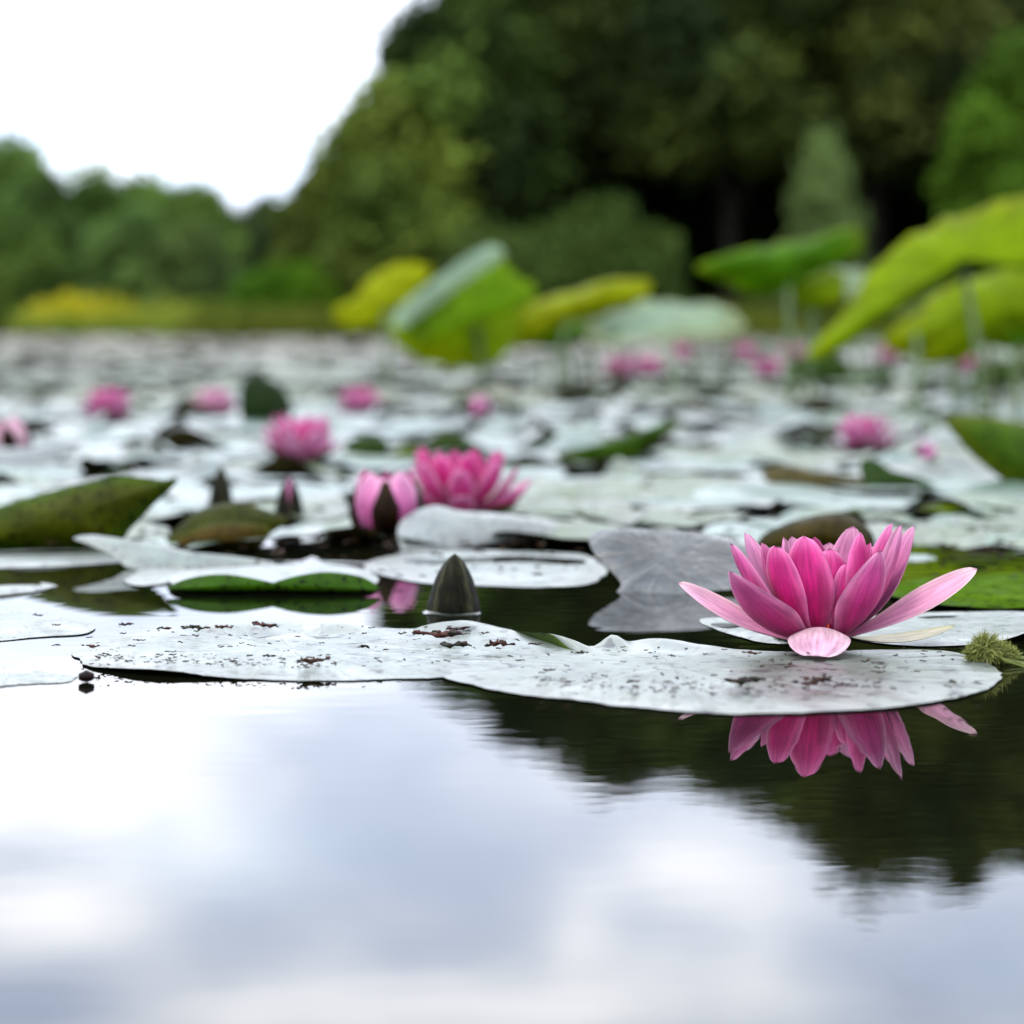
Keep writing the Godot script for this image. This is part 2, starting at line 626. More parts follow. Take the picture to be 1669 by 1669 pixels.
func hero_flower() -> void:
	var c := on_water(1342, 1058, 0.0)
	var f := thing("water_lily", c, "large sharp pink water lily at right with all its petals open", "water lily", "pink water lilies")
	var axis := Vector3(0, 0.055, 0)
	# tip x, tip y (photograph pixels), metres/1000 towards the lens, half width, bow, cup, roll, outside, inside
	var list := [
		[1101, 955, 4, 8.5, 3.0, 2.5, -0.45, "pale", "pale", {"widest": 0.6, "curl": 0.002}],
		[1595, 930, 6, 9.0, 3.0, 2.5, 0.42, "pale", "pale", {"widest": 0.62, "curl": 0.001}],
		[1188, 930, 36, 12.4, 7.0, 5.0, 0.22, "rose", "pink", {"widest": 0.5, "sharp": 0.82}],
		[1189, 885, 8, 10.0, 6.0, 4.0, 0.0, "rose", "pink", {}],
		[1213, 868, -22, 9.5, 6.0, 4.0, 0.0, "rose", "pink", {}],
		[1240, 884, -14, 8.0, 5.0, 4.0, 0.0, "deep", "rose", {}],
		[1261, 889, 16, 10.5, 6.5, 4.5, 0.0, "deep", "deep", {"sharp": 0.5, "foot": 0.45}],
		[1308, 873, 20, 12.0, 7.0, 5.0, 0.0, "deep", "deep", {"sharp": 0.5, "widest": 0.56, "foot": 0.5}],
		[1354, 893, 10, 10.5, 6.5, 4.5, 0.0, "deep", "deep", {"sharp": 0.5, "foot": 0.5}],
		[1385, 915, 12, 10.0, 6.5, 4.5, 0.0, "deep", "deep", {"sharp": 0.5, "foot": 0.5}],
		[1290, 905, 8, 9.0, 5.0, 4.0, 0.0, "deep", "deep", {"foot": 0.5}],
		[1276, 875, -10, 7.5, 5.0, 4.0, 0.0, "rose", "pink", {}],
		[1290, 874, -20, 8.0, 5.0, 4.0, 0.0, "rose", "pink", {}],
		[1327, 874, -6, 8.5, 5.0, 4.0, 0.0, "deep", "deep", {}],
		[1391, 857, -18, 10.0, 5.0, 4.0, 0.0, "rose", "pink", {}],
		[1405, 867, 8, 11.0, 6.5, 4.5, 0.0, "deep", "rose", {"foot": 0.45}],
		[1420, 884, -4, 7.0, 5.0, 4.0, 0.0, "deep", "deep", {}],
		[1437, 897, 30, 12.2, 7.0, 5.0, 0.0, "rose", "pink", {"widest": 0.52, "sharp": 0.78}],
		[1455, 852, -18, 7.5, 6.0, 4.0, 0.0, "rose", "rose", {}],
		[1472, 855, 8, 11.5, 7.0, 5.0, 0.15, "rose", "pink", {}],
		[1492, 857, -10, 10.0, 7.0, 4.5, 0.2, "rose", "pink", {}],
		[1352, 884, -24, 9.5, 5.0, 4.0, 0.0, "rose", "pink", {}],
		[1425, 890, -27, 9.5, 5.0, 4.0, 0.0, "rose", "pink", {}],
		[1250, 905, -28, 9.5, 6.0, 4.0, 0.0, "rose", "pink", {}],
		[1330, 935, -50, 9.5, 4.0, 3.0, 0.0, "pink", "pale", {}],
	]
	var i := 0
	for q in list:
		var tip := at(q[0], q[1], FOCUS - q[2] * 0.001) - c
		var flat := Vector3(tip.x, 0, tip.z)
		var out := flat.normalized() if flat.length() > 0.004 else Vector3(0, 0, 1)
		var low := tip.y < 0.034
		var base := out * (0.011 if low else 0.007) + Vector3(0, 0.004 if low else 0.0045, 0)
		var o: Dictionary = q[9]
		o.u = fmod(i * 0.37, 0.5)
		if not o.has("twist"): o.twist = 0.38 * sin(i * 2.4)
		obj("petal", petal_mesh(base, tip, q[4] * 0.001, q[3] * 0.001, q[5] * 0.001, q[6], axis, tones(q[7]), tones(q[8]), o), null, f)
		i += 1
	# the petal that has fallen open towards the lens, and a cream sepal lying on the pad behind
	var b := Vector3(-0.003, 0.009, 0.009)
	var front := obj("petal", petal_mesh(b, at(1331, 1070, 0.905) - c, -0.0045, 0.0130, -0.003, 0.12, Vector3(0, 0.05, 0.02), tones("blush"), tones("blush"), {"foot": 0.5, "sharp": 0.42, "widest": 0.55}), null, f)
	tag(front, "pale pink petal drooping on to the pad in front")
	var sep := obj("sepal", petal_mesh(Vector3(0.012, 0.0045, -0.004), at(1556, 1020, 0.958) - c, 0.0035, 0.0075, 0.001, 0.0, Vector3(0.02, 0.06, 0), tones("sepal_out"), tones("sepal_in"), {"widest": 0.5}), null, f)
	tag(sep, "cream sepal lying flat at the right")
	for a in [1.9]:
		obj("sepal", petal_mesh(Vector3(cos(a), 0, -sin(a)) * 0.012 + Vector3(0, 0.003, 0), Vector3(cos(a), 0.08, -sin(a)) * 0.05, 0.002, 0.008, 0.001, 0.0, axis, tones("sepal_out"), tones("sepal_in"), {"widest": 0.5, "mat": M.sepal}), null, f)
	var st := Shell.new()
	for k in 60:
		var a := k * 2.4
		var r := 0.003 + 0.0009 * sqrt(float(k))
		var p := Vector3(cos(a) * r, 0.005, sin(a) * r)
		st.tube([p, p * 1.3 + Vector3(0, 0.009, 0), p * 1.15 + Vector3(0, 0.017, 0)], [0.0007, 0.0008, 0.0003], 5, lin(190, 70, 30))
	obj("stamens", st.mesh(M.stem), null, f)

# an open lily about 8 cm across; rings of petals, outer to inner, and four sepals
func open_flower(seed_: int, outer: String, inner: String, up: float, width: float, tall := 1.0) -> Node3D:
	var r := RandomNumberGenerator.new()
	r.seed = seed_
	var f := Node3D.new()
	var axis := Vector3(0, width * 0.6, 0)
	var rings := [[7, 24.0, 0.50, 0.085, outer], [8, 48.0, 0.55, 0.085, outer], [8, 64.0, 0.56, 0.08, inner], [6, 76.0, 0.5, 0.07, inner]]
	var o := {"steps": 10, "across": 6, "foot": 0.35}
	for k in rings.size():
		var q = rings[k]
		for i in q[0]:
			var a: float = TAU * (i + 0.5 * (k % 2)) / q[0] + r.randf_range(-0.15, 0.15)
			var el := deg_to_rad(clampf(q[1] + up + r.randf_range(-7, 7), 8, 86))
			var ln: float = width * q[2] * (tall if k else 1.0) * r.randf_range(0.92, 1.08)
			var out := Vector3(cos(a), 0, -sin(a))
			var base := out * width * 0.07 + Vector3(0, width * 0.05, 0)
			var tip := base + (out * cos(el) + Vector3.UP * sin(el)) * ln
			o.u = r.randf() * 0.5
			obj("petal", petal_mesh(base, tip, width * 0.07, width * q[3] * 1.15, width * 0.05, 0.0, axis, tones(q[4]), tones(q[4] if k else "pink"), o), null, f)
	for i in 4:
		var a := TAU * i / 4.0 + 0.6 + seed_
		var el := deg_to_rad(clampf(18.0 + up * 1.1 + r.randf_range(-6, 6), 10, 70))
		var out := Vector3(cos(a), 0, -sin(a))
		var base := out * width * 0.08 + Vector3(0, width * 0.04, 0)
		obj("sepal", petal_mesh(base, base + (out * cos(el) + Vector3.UP * sin(el)) * width * 0.5, width * 0.05, width * 0.09, width * 0.04, 0.0, axis, tones("sepal_out"), tones("pale"), {"steps": 8, "across": 6, "mat": M.sepal}), null, f)
	return f

# a flower that is still an egg of upright petals with dark sepals outside
func half_open(seed_: int, wide: float, high: float, outer: String, sepal: String, first := -PI / 2) -> Node3D:
	var r := RandomNumberGenerator.new()
	r.seed = seed_
	var f := Node3D.new()
	var axis := Vector3(0, high * 0.5, 0)
	for k in 2:
		var count: int = [5, 6][k]
		for i in count:
			var a: float = first + TAU * (i + 0.5) / count + k * 0.5 + r.randf_range(-0.1, 0.1)
			var out := Vector3(cos(a), 0, -sin(a))
			var base := out * wide * 0.2 + Vector3(0, high * 0.03, 0)
			var tip := out * wide * (0.1 if k else 0.3) + Vector3(0, high * (1.0 if k == 0 else 0.92) * r.randf_range(0.95, 1.02), 0)
			obj("petal", petal_mesh(base, tip, wide * (0.17 - 0.05 * k), wide * 0.25, wide * 0.1, 0.0, axis, tones(outer), tones("deep"), {"steps": 12, "across": 8, "foot": 0.6, "u": r.randf() * 0.5}), null, f)
	for i in 4:
		var a := first + TAU * i / 4.0
		var out := Vector3(cos(a), 0, -sin(a))
		obj("sepal", petal_mesh(out * wide * 0.24 + Vector3(0, -0.002, 0), out * wide * 0.33 + Vector3(0, high * 0.88, 0), wide * 0.17, wide * 0.17, wide * 0.07, 0.0, axis, tones(sepal), tones("pale"), {"steps": 12, "across": 8, "foot": 0.8, "mat": M.sepal, "thick": 0.0007}), null, f)
	return f

func place(f: Node3D, called: String, px: float, py: float, label: String, group: String, turn := 0.0, category := "water lily", tilt := 0.0, sink := 0.0) -> void:
	f.name = numbered(called)
	add_child(f, true)
	f.position = on_water(px, py, -sink)
	f.rotation = Vector3(0, turn, tilt)
	tag(f, label, category, group)

# a closed bud: four sepals that meet in raised seams
func bud(wide: float, high: float, outside: String, seam_turn: float, steps := 20) -> Node3D:
	var f := Node3D.new()
	var col := tones(outside)
	for q in 4:
		var rows_o := []
		var cols := []
		var uvs := []
		for i in steps + 1:
			var t := float(i) / steps
			# half egg drawn up into a point
			var r := wide * 0.5 * pow(1.0 - pow(t, 2.4), 0.75) * (0.95 + 0.05 * sin(PI * minf(t * 2.4, 1.0)))
			var row := PackedVector3Array()
			var cc := PackedColorArray()
			var uu := PackedVector2Array()
			for j in 11:
				var s := j / 10.0
				var a := seam_turn + (q + s) * PI / 2
				var e := absf(2.0 * s - 1.0)
				var rr := r * (0.985 + 0.03 * (1.0 - e) - 0.05 * pow(e, 6.0) + (0.05 if e > 0.98 else 0.0))
				row.append(Vector3(cos(a) * rr, t * high - 0.006, -sin(a) * rr))
				cc.append(col[0].lerp(col[1], smoothstep(0.0, 0.5, t)).lerp(col[2], smoothstep(0.5, 1.0, t)).lerp(col[3], pow(e, 8.0) * 0.8))
				uu.append(Vector2(s * 0.6 + q * 0.13, t))
			rows_o.append(row)
			cols.append(cc)
			uvs.append(uu)
		var sh := Shell.new()
		sh.grid(rows_o, cols, uvs, false, -1.0)
		obj("sepal", sh.mesh(M.sepal), null, f)
	return f

func meniscus(r: float, parent: Node3D, y: float) -> void:
	# the ring of water drawn up against a stalk
	var rows := []
	for i in 7:
		var t := i / 6.0
		var row := PackedVector3Array()
		for j in 48:
			var a := TAU * j / 48.0
			var rr := r * 0.98 + 0.0026 * t + 0.0006 * sin(a * 3.0) * t
			row.append(Vector3(cos(a) * rr, y + 0.0011 * pow(1.0 - t, 2.2), sin(a) * rr))
		rows.append(row)
	var sh := Shell.new()
	sh.grid(rows, [], [], true, -1.0)
	var m := StandardMaterial3D.new()
	m.resource_name = "water drawn up"
	m.albedo_color = Color(0.01, 0.012, 0.008).linear_to_srgb()
	m.roughness = 0.02
	m.metallic_specular = 0.4
	obj("water_meniscus", sh.mesh(m), null, parent)

# ------------------------------------------------------------------ scraps, trees, bank

func scrap_mesh(length: float, seed_: int, twiggy: int) -> ArrayMesh:
	var r := RandomNumberGenerator.new()
	r.seed = seed_
	var sh := Shell.new()
	var tint := [lin(34, 14, 9), lin(24, 12, 8), lin(50, 24, 14), lin(20, 13, 11)]
	var path := []
	var rad := []
	var w := length * r.randf_range(0.075, 0.125)
	for i in 9:
		var t := i / 8.0
		path.append(Vector3((t - 0.5) * length, w * 0.5 + length * 0.03 * sin(t * 7.0 + seed_), length * 0.09 * sin(t * 5.0 + seed_ * 2) + length * r.randf_range(-0.03, 0.03)))
		rad.append(w * (0.25 + 0.75 * sin(PI * (0.06 + 0.88 * t))) * r.randf_range(0.55, 1.4))
	sh.tube(path, rad, 8, tint[seed_ % 4], 0.4, 0.6)
	for k in twiggy:
		var p: Vector3 = path[r.randi_range(1, 4)]
		var d := Vector3(r.randf_range(-1, 1), r.randf_range(0.0, 0.6), r.randf_range(-1, 1)).normalized() * length * r.randf_range(0.1, 0.24)
		sh.tube([p, p + d * 0.5 + Vector3(0, length * 0.05, 0), p + d], [w * 0.45, w * 0.35, w * 0.12], 5, tint[(seed_ + k) % 4])
	for k in 3 + seed_ % 3:
		var p: Vector3 = path[r.randi_range(0, 8)] + Vector3(r.randf_range(-1.5, 1.5), 0, r.randf_range(-3, 3)) * w
		sh.tube([p + Vector3(-w, 0, 0), p + Vector3(-w * 0.4, w * 0.4, 0), p + Vector3(w * 0.5, w * 0.3, 0), p + Vector3(w, 0, 0)], [w * 0.1, w * r.randf_range(0.3, 0.9), w * 0.6, w * 0.1], 6, tint[(seed_ + 1 + k) % 4], 0.3, 0.6)
	return sh.mesh(M.scrap)

func clump_mesh(count: int, radius: float, leaf: float, seed_: int, droop := 0.0) -> ArrayMesh:
	var r := RandomNumberGenerator.new()
	r.seed = seed_
	var sh := Shell.new()
	for i in count:
		var d := Vector3(r.randfn(), r.randfn(), r.randfn()).normalized() * radius * pow(r.randf(), 0.4)
		var x := Vector3(r.randfn(), r.randfn() - droop, r.randfn()).normalized()
		var y := x.cross(Vector3(r.randfn(), r.randfn(), r.randfn())).normalized()
		var l := leaf * r.randf_range(0.7, 1.3)
		var k := r.randf_range(0.75, 1.2)
		var col := Color(k, k, k * r.randf_range(0.8, 1.0))
		var a := d
		var b := d + x * l * 0.5 + y * l * 0.3
		var c := d + x * l
		var e := d + x * l * 0.5 - y * l * 0.3 + x.cross(y) * l * 0.12
		sh.tri(a, b, c, col)
		sh.tri(a, c, e, col)
	return sh.mesh(M.leaves)

func scatter(called: String, mesh: Mesh, where: Array, tints: Array, parent: Node) -> MultiMeshInstance3D:
	var mm := MultiMesh.new()
	mm.transform_format = MultiMesh.TRANSFORM_3D
	mm.use_colors = true
	mm.mesh = mesh
	mm.instance_count = where.size()
	for i in where.size():
		mm.set_instance_transform(i, where[i])
		mm.set_instance_color(i, tints[i])
	var o := MultiMeshInstance3D.new()
	o.multimesh = mm
	if parent == null:
		o.name = numbered(called)
		add_child(o, true)
	else:
		o.name = called
		parent.add_child(o, true)
	return o

func shore(x: float) -> float:
	return lerpf(-78.0, -41.0, smoothstep(-10.5, -5.8, x)) + 0.8 * sin(x * 0.7) + 0.4 * sin(x * 1.9)

func land(x: float, z: float) -> float:
	var t := maxf(maxf(shore(x) - z, x - 34.0), maxf(-44.0 - x, z - 14.0))
	return -0.5 + 0.68 * smoothstep(-1.0, 1.2, t) + 0.012 * clampf(t, 0.0, 60.0) + 0.05 * bumps.get_noise_2d(x * 2.0, z * 2.0) * smoothstep(0.0, 2.0, t)

# lobes: [x, y, z, rx, ry, rz] around the foot of the tree; leaf clumps fill each lobe, thicker at its skin
func tree(called: String, px: float, d: float, lobes: Array, count: int, tint: Color, tint2: Color, label: String, category: String, group: String, clump: Mesh, size: float, trunk := true) -> void:
	var x := (px - MID) * d / FOCAL
	var foot := Vector3(x, maxf(land(x, -d), 0.0) - 0.03, -d)
	var t := thing(called, foot, label, category, group)
	var top := 0.0
	for l in lobes: top = maxf(top, l[1])
	if trunk:
		var sh := Shell.new()
		var path := []
		var rad := []
		for i in 7:
			var s := i / 6.0
			path.append(Vector3(0.12 * sin(s * 3.0 + px), top * s, 0.1 * cos(s * 2.0 + px)))
			rad.append(lerpf(0.02, 0.004, s) * (top + 2.0))
		sh.tube(path, rad, 9, Color(0.025, 0.02, 0.014))
		obj("trunk", sh.mesh(M.bark), null, t)
		for l in lobes.slice(0, 4):
			var lb := Shell.new()
			var p := Vector3(0, l[1] * 0.55, 0)
			var e := Vector3(l[0], l[1], l[2])
			lb.tube([p, p.lerp(e, 0.5) + Vector3(0, 0.1, 0), e], [top * 0.008 + 0.01, top * 0.006, 0.01], 6, Color(0.025, 0.02, 0.014))
			obj("limb", lb.mesh(M.bark), null, t)
	var total := 0.0
	for l in lobes: total += l[3] * l[4] + l[4] * l[5]
	var where := []
	var tints := []
	for l in lobes:
		var lobe_light := rng.randf_range(0.5, 1.5)  # random brightness per lobe stands in for lit and shaded boughs
		var n := int(count * (l[3] * l[4] + l[4] * l[5]) / total)
		for i in n:
			var u := Vector3(rng.randfn(), rng.randfn(), rng.randfn()).normalized()
			var lump := 1.0 + 0.09 * rng.randfn() + 0.42 * bumps.get_noise_3d(u.x * 12 + px, u.y * 12, u.z * 12 + l[1])
			var r := lump * (1.0 - 0.5 * pow(rng.randf(), 2.0))
			var p := Vector3(l[0] + u.x * l[3] * r, l[1] + u.y * l[4] * r, l[2] + u.z * l[5] * r)
			if p.y < 0.05: p.y = 0.05 + rng.randf() * 0.2
			var s := size * rng.randf_range(0.7, 1.35)
			where.append(Transform3D(Basis.from_euler(Vector3(rng.randf() * TAU, rng.randf() * TAU, rng.randf() * TAU)).scaled(Vector3.ONE * s), p))
			var k := clampf(0.5 + 1.3 * bumps.get_noise_3d(p.x * 3.5 + px, p.y * 3.5, p.z * 3.5), 0, 1)
			tints.append(tint.lerp(tint2, k) * rng.randf_range(0.88, 1.12) * lobe_light)
	tag(scatter("crown", clump, where, tints, t), "", "", "", "stuff")

func crown_lobes(w: float, h: float, seed_: int, n := 9, low := 0.0) -> Array:
	# an uneven heap of lobes inside an egg of half width w and height h
	var r := RandomNumberGenerator.new()
	r.seed = seed_
	var out := [[0.0, low + (h - low) * 0.52, 0.0, w * 0.72, (h - low) * 0.46, w * 0.7]]
	for i in n:
		var t := (i + 0.5) / n
		var y := low + (h - low) * lerpf(0.12, 0.88, t)
		var reach := w * sqrt(maxf(0.05, 1.0 - pow(2.0 * lerpf(0.2, 0.93, t) - 1.0, 2.0)))
		var a := i * 2.4 + r.randf() * 0.8
		var s := w * r.randf_range(0.34, 0.5)
		out.append([cos(a) * (reach - s * 0.5), y, sin(a) * (reach - s * 0.5), s, s * r.randf_range(0.7, 1.0), s])
	return out

# ------------------------------------------------------------------ the scene

func _ready() -> void:
	rng.seed = 11
	bumps.seed = 4
	bumps.frequency = 0.1
	bumps.fractal_octaves = 3
	make_textures()
	make_materials()

	# camera: level, lens shifted down, so that uprights stay upright
	var cam := Camera3D.new()
	cam.name = "camera"
	cam.near = 0.05
	cam.far = 500.0
	cam.projection = Camera3D.PROJECTION_FRUSTUM
	cam.size = 2.0 * cam.near * MID / FOCAL
	cam.frustum_offset = Vector2(0, -cam.near * (MID - HORIZON) / FOCAL)
	cam.position = Vector3(0, EYE, 0)
	var lens := CameraAttributesPhysical.new()
	lens.frustum_focal_length = 50.0
	lens.frustum_focus_distance = FOCUS - 0.004
	lens.exposure_aperture = 4.6
	cam.attributes = lens
	add_child(cam)
	cam.make_current()

	var world := WorldEnvironment.new()
	world.name = "world"
	var e := Environment.new()
	e.background_mode = Environment.BG_SKY
	e.sky = Sky.new()
	e.sky.sky_material = make_sky()
	e.tonemap_mode = Environment.TONE_MAPPER_LINEAR
	e.tonemap_exposure = 2.9
	e.sdfgi_enabled = true
	e.ssao_enabled = true
	e.ssil_enabled = true
	world.environment = e
	add_child(world)

	var sun := DirectionalLight3D.new()
	sun.name = "sun"
	sun.light_energy = 0.3
	sun.light_angular_distance = 14.0
	sun.light_color = Color(1.0, 0.97, 0.92)
	sun.rotation_degrees = Vector3(-52, -38, 0)
	sun.shadow_enabled = true
	sun.sky_mode = DirectionalLight3D.SKY_MODE_LIGHT_ONLY
	add_child(sun)

	build_water_and_land()
	build_far_bank()
	build_field()
	build_lotus()
	build_standing_leaves()
	build_front_pads()
	build_flowers()
	build_scraps()

func build_water_and_land() -> void:
	var p := PlaneMesh.new()
	p.size = Vector2(400, 400)
	var w := obj("water", p, M.water)
	w.position = Vector3(0, 0, -60)
	tag(w, "still dark pond water that mirrors the clouds and the trees", "", "", "structure")
	var sh := Shell.new()
	var rows := []
	var cols := []
	var uvs := []
	var n := 110
	for i in n + 1:
		var row := PackedVector3Array()
		var cc := PackedColorArray()
		var uu := PackedVector2Array()
		for j in n + 1:
			var x := lerpf(-200, 200, float(j) / n)
			var z := lerpf(-260, 140, float(i) / n)
			row.append(Vector3(x, land(x, z), z))
			var k := clampf(0.5 + bumps.get_noise_2d(x * 3.0, z * 3.0), 0, 1)
			cc.append(Color(0.05, 0.06, 0.025).lerp(Color(0.045, 0.085, 0.02), k))
			uu.append(Vector2(x, z) * 0.2)
		rows.append(row)
		cols.append(cc)
		uvs.append(uu)
	# du runs along z, dv along x: z cross x = +y
	sh.grid(rows, cols, uvs, false, 1.0)
	var g := obj("ground", sh.mesh(M.soil), null)
	tag(g, "grassy ground round the pond", "", "", "structure")

func build_far_bank() -> void:
	var big := clump_mesh(22, 0.55, 0.3, 1)
	var fine := clump_mesh(26, 0.4, 0.2, 2)
	var soft := clump_mesh(26, 0.5, 0.26, 3, 1.2)
	var shade_green := Color(0.013, 0.022, 0.007)  # dark leaf tint, puts the shade inside the wood into the colour
	var ol := Color(0.043, 0.058, 0.010)
	var lit_olive := Color(0.060, 0.072, 0.014)  # olive brightened to put light on the treetops into the colour
	var slope := Color(0.115, 0.15, 0.022)
	var gr := Color(0.056, 0.092, 0.016)
	var s := 0.0128
	# big wood at the right: [x, top height, half width (photograph pixels), metres further than 46, tints, label]
	var wood := [
		[556, 255, 60, 2, slope, ol, "small rounded olive tree at the left foot of the dark wood", 0.00],
		[652, 395, 84, 1, slope, gr, "tree with yellowish green leaves on the left slope of the wood", 0.08],
		[700, 445, 80, 4, gr, shade_green, "narrow green tree second up the slope of the wood", 0.15],
		[775, 560, 120, 2, gr, shade_green, "tall green tree whose top meets the white sky", 0.38],
		[900, 650, 150, 3, ol, shade_green, "broad dark tree right of the tall green tree", 0.42],
		[1040, 720, 150, 5, shade_green, ol, "dark tree in the middle of the wood behind the round bush", 0.42],
		[1190, 745, 150, 2, shade_green, ol, "dark olive tree behind the pale conical tree", 0.32],
		[1330, 770, 150, 5, lit_olive, shade_green, "olive brown tree high above the pale conical tree", 0.30],
		[1420, 895, 150, 3, lit_olive, ol, "tallest olive tree of the wood near the right edge", 0.25],
		[1560, 880, 160, 2, shade_green, lit_olive, "dark tree behind the bright green tree at the right edge", 0.25],
		[1720, 880, 180, 3, shade_green, gr, "dark tree cut off by the right edge of the wood", 0.20],
	]
	var k := 0
	for q in wood:
		var d: float = 46.0 + q[3]
		var sc := d / FOCAL
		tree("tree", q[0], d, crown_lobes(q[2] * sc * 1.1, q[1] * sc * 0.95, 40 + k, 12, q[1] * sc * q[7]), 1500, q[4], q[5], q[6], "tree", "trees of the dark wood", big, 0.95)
		k += 1
	for q in [[860, 520, 190, 8], [1110, 640, 220, 9], [1400, 760, 240, 9], [1900, 860, 240, 6], [2120, 840, 240, 8]]:  # unseen back row, placed to block sky light through the wood
		var d: float = 46.0 + q[3]
		var sc := d / FOCAL
		tree("tree", q[0], d, crown_lobes(q[2] * sc, q[1] * sc, 70 + k, 10), 1300, shade_green, shade_green * 0.8, "unseen dark tree blocking sky light behind the %s" % ["tall green tree", "round bush", "conical tree", "far right trees", "outermost right trees"][k - 11], "tree", "trees of the dark wood", big, 1.1)
		k += 1
	var shady := ["far left", "left", "middle left", "middle", "middle right", "right", "far right", "outermost right"]
	for i in 8:  # dark shrubs added to block the sky showing below the crowns
		tree("bush", 560 + i * 190, 59.0, [[0, 1.4, 0, 2.2, 1.8, 1.2], [-1.2, 1.2, 0.2, 1.2, 1.4, 1.0], [1.2, 1.2, 0.2, 1.2, 1.4, 1.0]], 420, shade_green, shade_green * 0.7, "%s dark shrub added to close bright gaps under the wood" % shady[i], "bush", "shrubs added to close gaps under the wood", big, 0.9, false)
	# lighter things in front of the wood
	var cone := []
	for i in 9:
		var t := i / 8.0
		var r := lerpf(1.0, 0.12, t)
		cone.append([0.15 * sin(i * 2.0), 0.5 + t * 2.9, 0.15 * cos(i * 2.3), r, 0.45, r])
	tree("conical_tree", 1342, 43.5, cone, 900, Color(0.105, 0.15, 0.045), Color(0.06, 0.095, 0.03), "pale conical young tree in front of the dark wood", "tree", "", fine, 0.7)
	tree("tree", 1660, 43.0, crown_lobes(1.25, 5.4, 91, 9, 0.6), 1100, Color(0.05, 0.10, 0.008), Color(0.028, 0.06, 0.005), "bright green tree standing out at the right edge before the wood", "tree", "", fine, 0.85)
	tree("bush", 980, 43.0, [[0, 1.0, 0, 1.3, 1.15, 1.0], [-0.9, 0.9, 0.1, 0.9, 0.9, 0.8], [0.8, 0.8, 0.2, 0.7, 0.9, 0.7]], 700, Color(0.05, 0.082, 0.016), Color(0.028, 0.05, 0.01), "larger rounded bush under the dark wood above the lotus leaves", "bush", "bushes on the far bank", fine, 0.75, false)
	tree("bush", 810, 43.5, [[0, 0.9, 0, 0.95, 0.95, 0.9], [-0.6, 0.6, 0.1, 0.6, 0.7, 0.6]], 420, Color(0.05, 0.076, 0.016), Color(0.028, 0.048, 0.01), "smaller rounded bush left of the larger bush under the wood", "bush", "bushes on the far bank", fine, 0.7, false)
	tree("bush", 466, 45.0, [[0, 0.62, 0, 0.8, 0.6, 0.6], [-0.55, 0.5, 0.1, 0.55, 0.5, 0.45], [0.55, 0.5, 0.1, 0.5, 0.55, 0.45]], 700, Color(0.085, 0.18, 0.008), Color(0.04, 0.10, 0.005), "bright green round bush on the waterline at left", "bush", "bushes on the far bank", fine, 0.45, false)
	# the open bank at the left, further off
	var far := [
		[-20, 300, 100, 104, Color(0.070, 0.117, 0.022), Color(0.042, 0.078, 0.019), "tall dark green tree at the left edge of the far bank"],
		[55, 255, 55, 101, Color(0.070, 0.117, 0.022), Color(0.042, 0.078, 0.019), "slim shoulder of green beside the tall left edge tree"],
		[150, 248, 70, 108, Color(0.070, 0.124, 0.022), Color(0.042, 0.085, 0.019), "round topped tree right of the tall left edge tree"],
		[225, 240, 70, 112, Color(0.070, 0.117, 0.022), Color(0.049, 0.085, 0.019), "middle tree of the far left row"],
		[300, 225, 62, 110, Color(0.070, 0.117, 0.022), Color(0.049, 0.085, 0.019), "tree at the right end of the far left row with sky in its crown"],
		[355, 190, 40, 116, Color(0.063, 0.104, 0.026), Color(0.049, 0.078, 0.022), "low distant tree at the gap in the far row"],
		[425, 195, 52, 120, Color(0.063, 0.104, 0.026), Color(0.049, 0.078, 0.022), "distant tree in the gap beside the dark wood"],
		[490, 205, 52, 118, Color(0.056, 0.098, 0.022), Color(0.042, 0.072, 0.019), "distant tree half behind the foot of the dark wood"],
	]
	for q in far:
		var sc: float = q[3] / FOCAL
		tree("tree", q[0], q[3], crown_lobes(q[2] * sc * 1.15, q[1] * sc * 0.97, 120 + k, 9), 900, q[4], q[5], q[6], "tree", "trees of the far left row", big, 1.15)
		k += 1
	tree("willow", 215, 92.0, crown_lobes(1.6, 4.9, 140, 9), 800, Color(0.085, 0.14, 0.035), Color(0.05, 0.09, 0.025), "pale green willow in front of the far left row", "tree", "willows on the far left bank", soft, 0.9)
	tree("willow", 310, 90.0, crown_lobes(1.5, 4.0, 141, 9), 700, Color(0.1, 0.15, 0.04), Color(0.06, 0.1, 0.03), "yellower low willow beside the pale green willow", "tree", "willows on the far left bank", soft, 0.9)
	tree("bush", -12, 74.0, [[0, 1.2, 0, 0.45, 1.2, 0.5]], 160, Color(0.12, 0.19, 0.03), Color(0.07, 0.12, 0.02), "narrow light green shrub at the left edge of the picture", "bush", "bushes on the far bank", fine, 0.6, false)

	# reeds, grass and yellow flowers along the water
	var tuft := Shell.new()
	for i in 26:
		var a := i * 2.4
		var l := 0.5 + 0.5 * fmod(i * 0.37, 1.0)
		var b := Vector3(cos(a) * 0.16, 0, sin(a) * 0.16) * fmod(i * 0.61, 1.0)
		var lean := Vector3(cos(a * 1.7), 0, sin(a * 1.7)) * 0.22 * l
		var side := Vector3(-sin(a), 0, cos(a)) * 0.02
		tuft.tri(b - side, b + side, b + lean * 0.4 + Vector3(0, l * 0.6, 0) + side, Color.WHITE)
		tuft.tri(b - side, b + lean * 0.4 + Vector3(0, l * 0.6, 0) + side, b + lean + Vector3(0, l, 0), Color.WHITE)
	var tm := tuft.mesh(M.grass)
	var where := []
	var tints := []
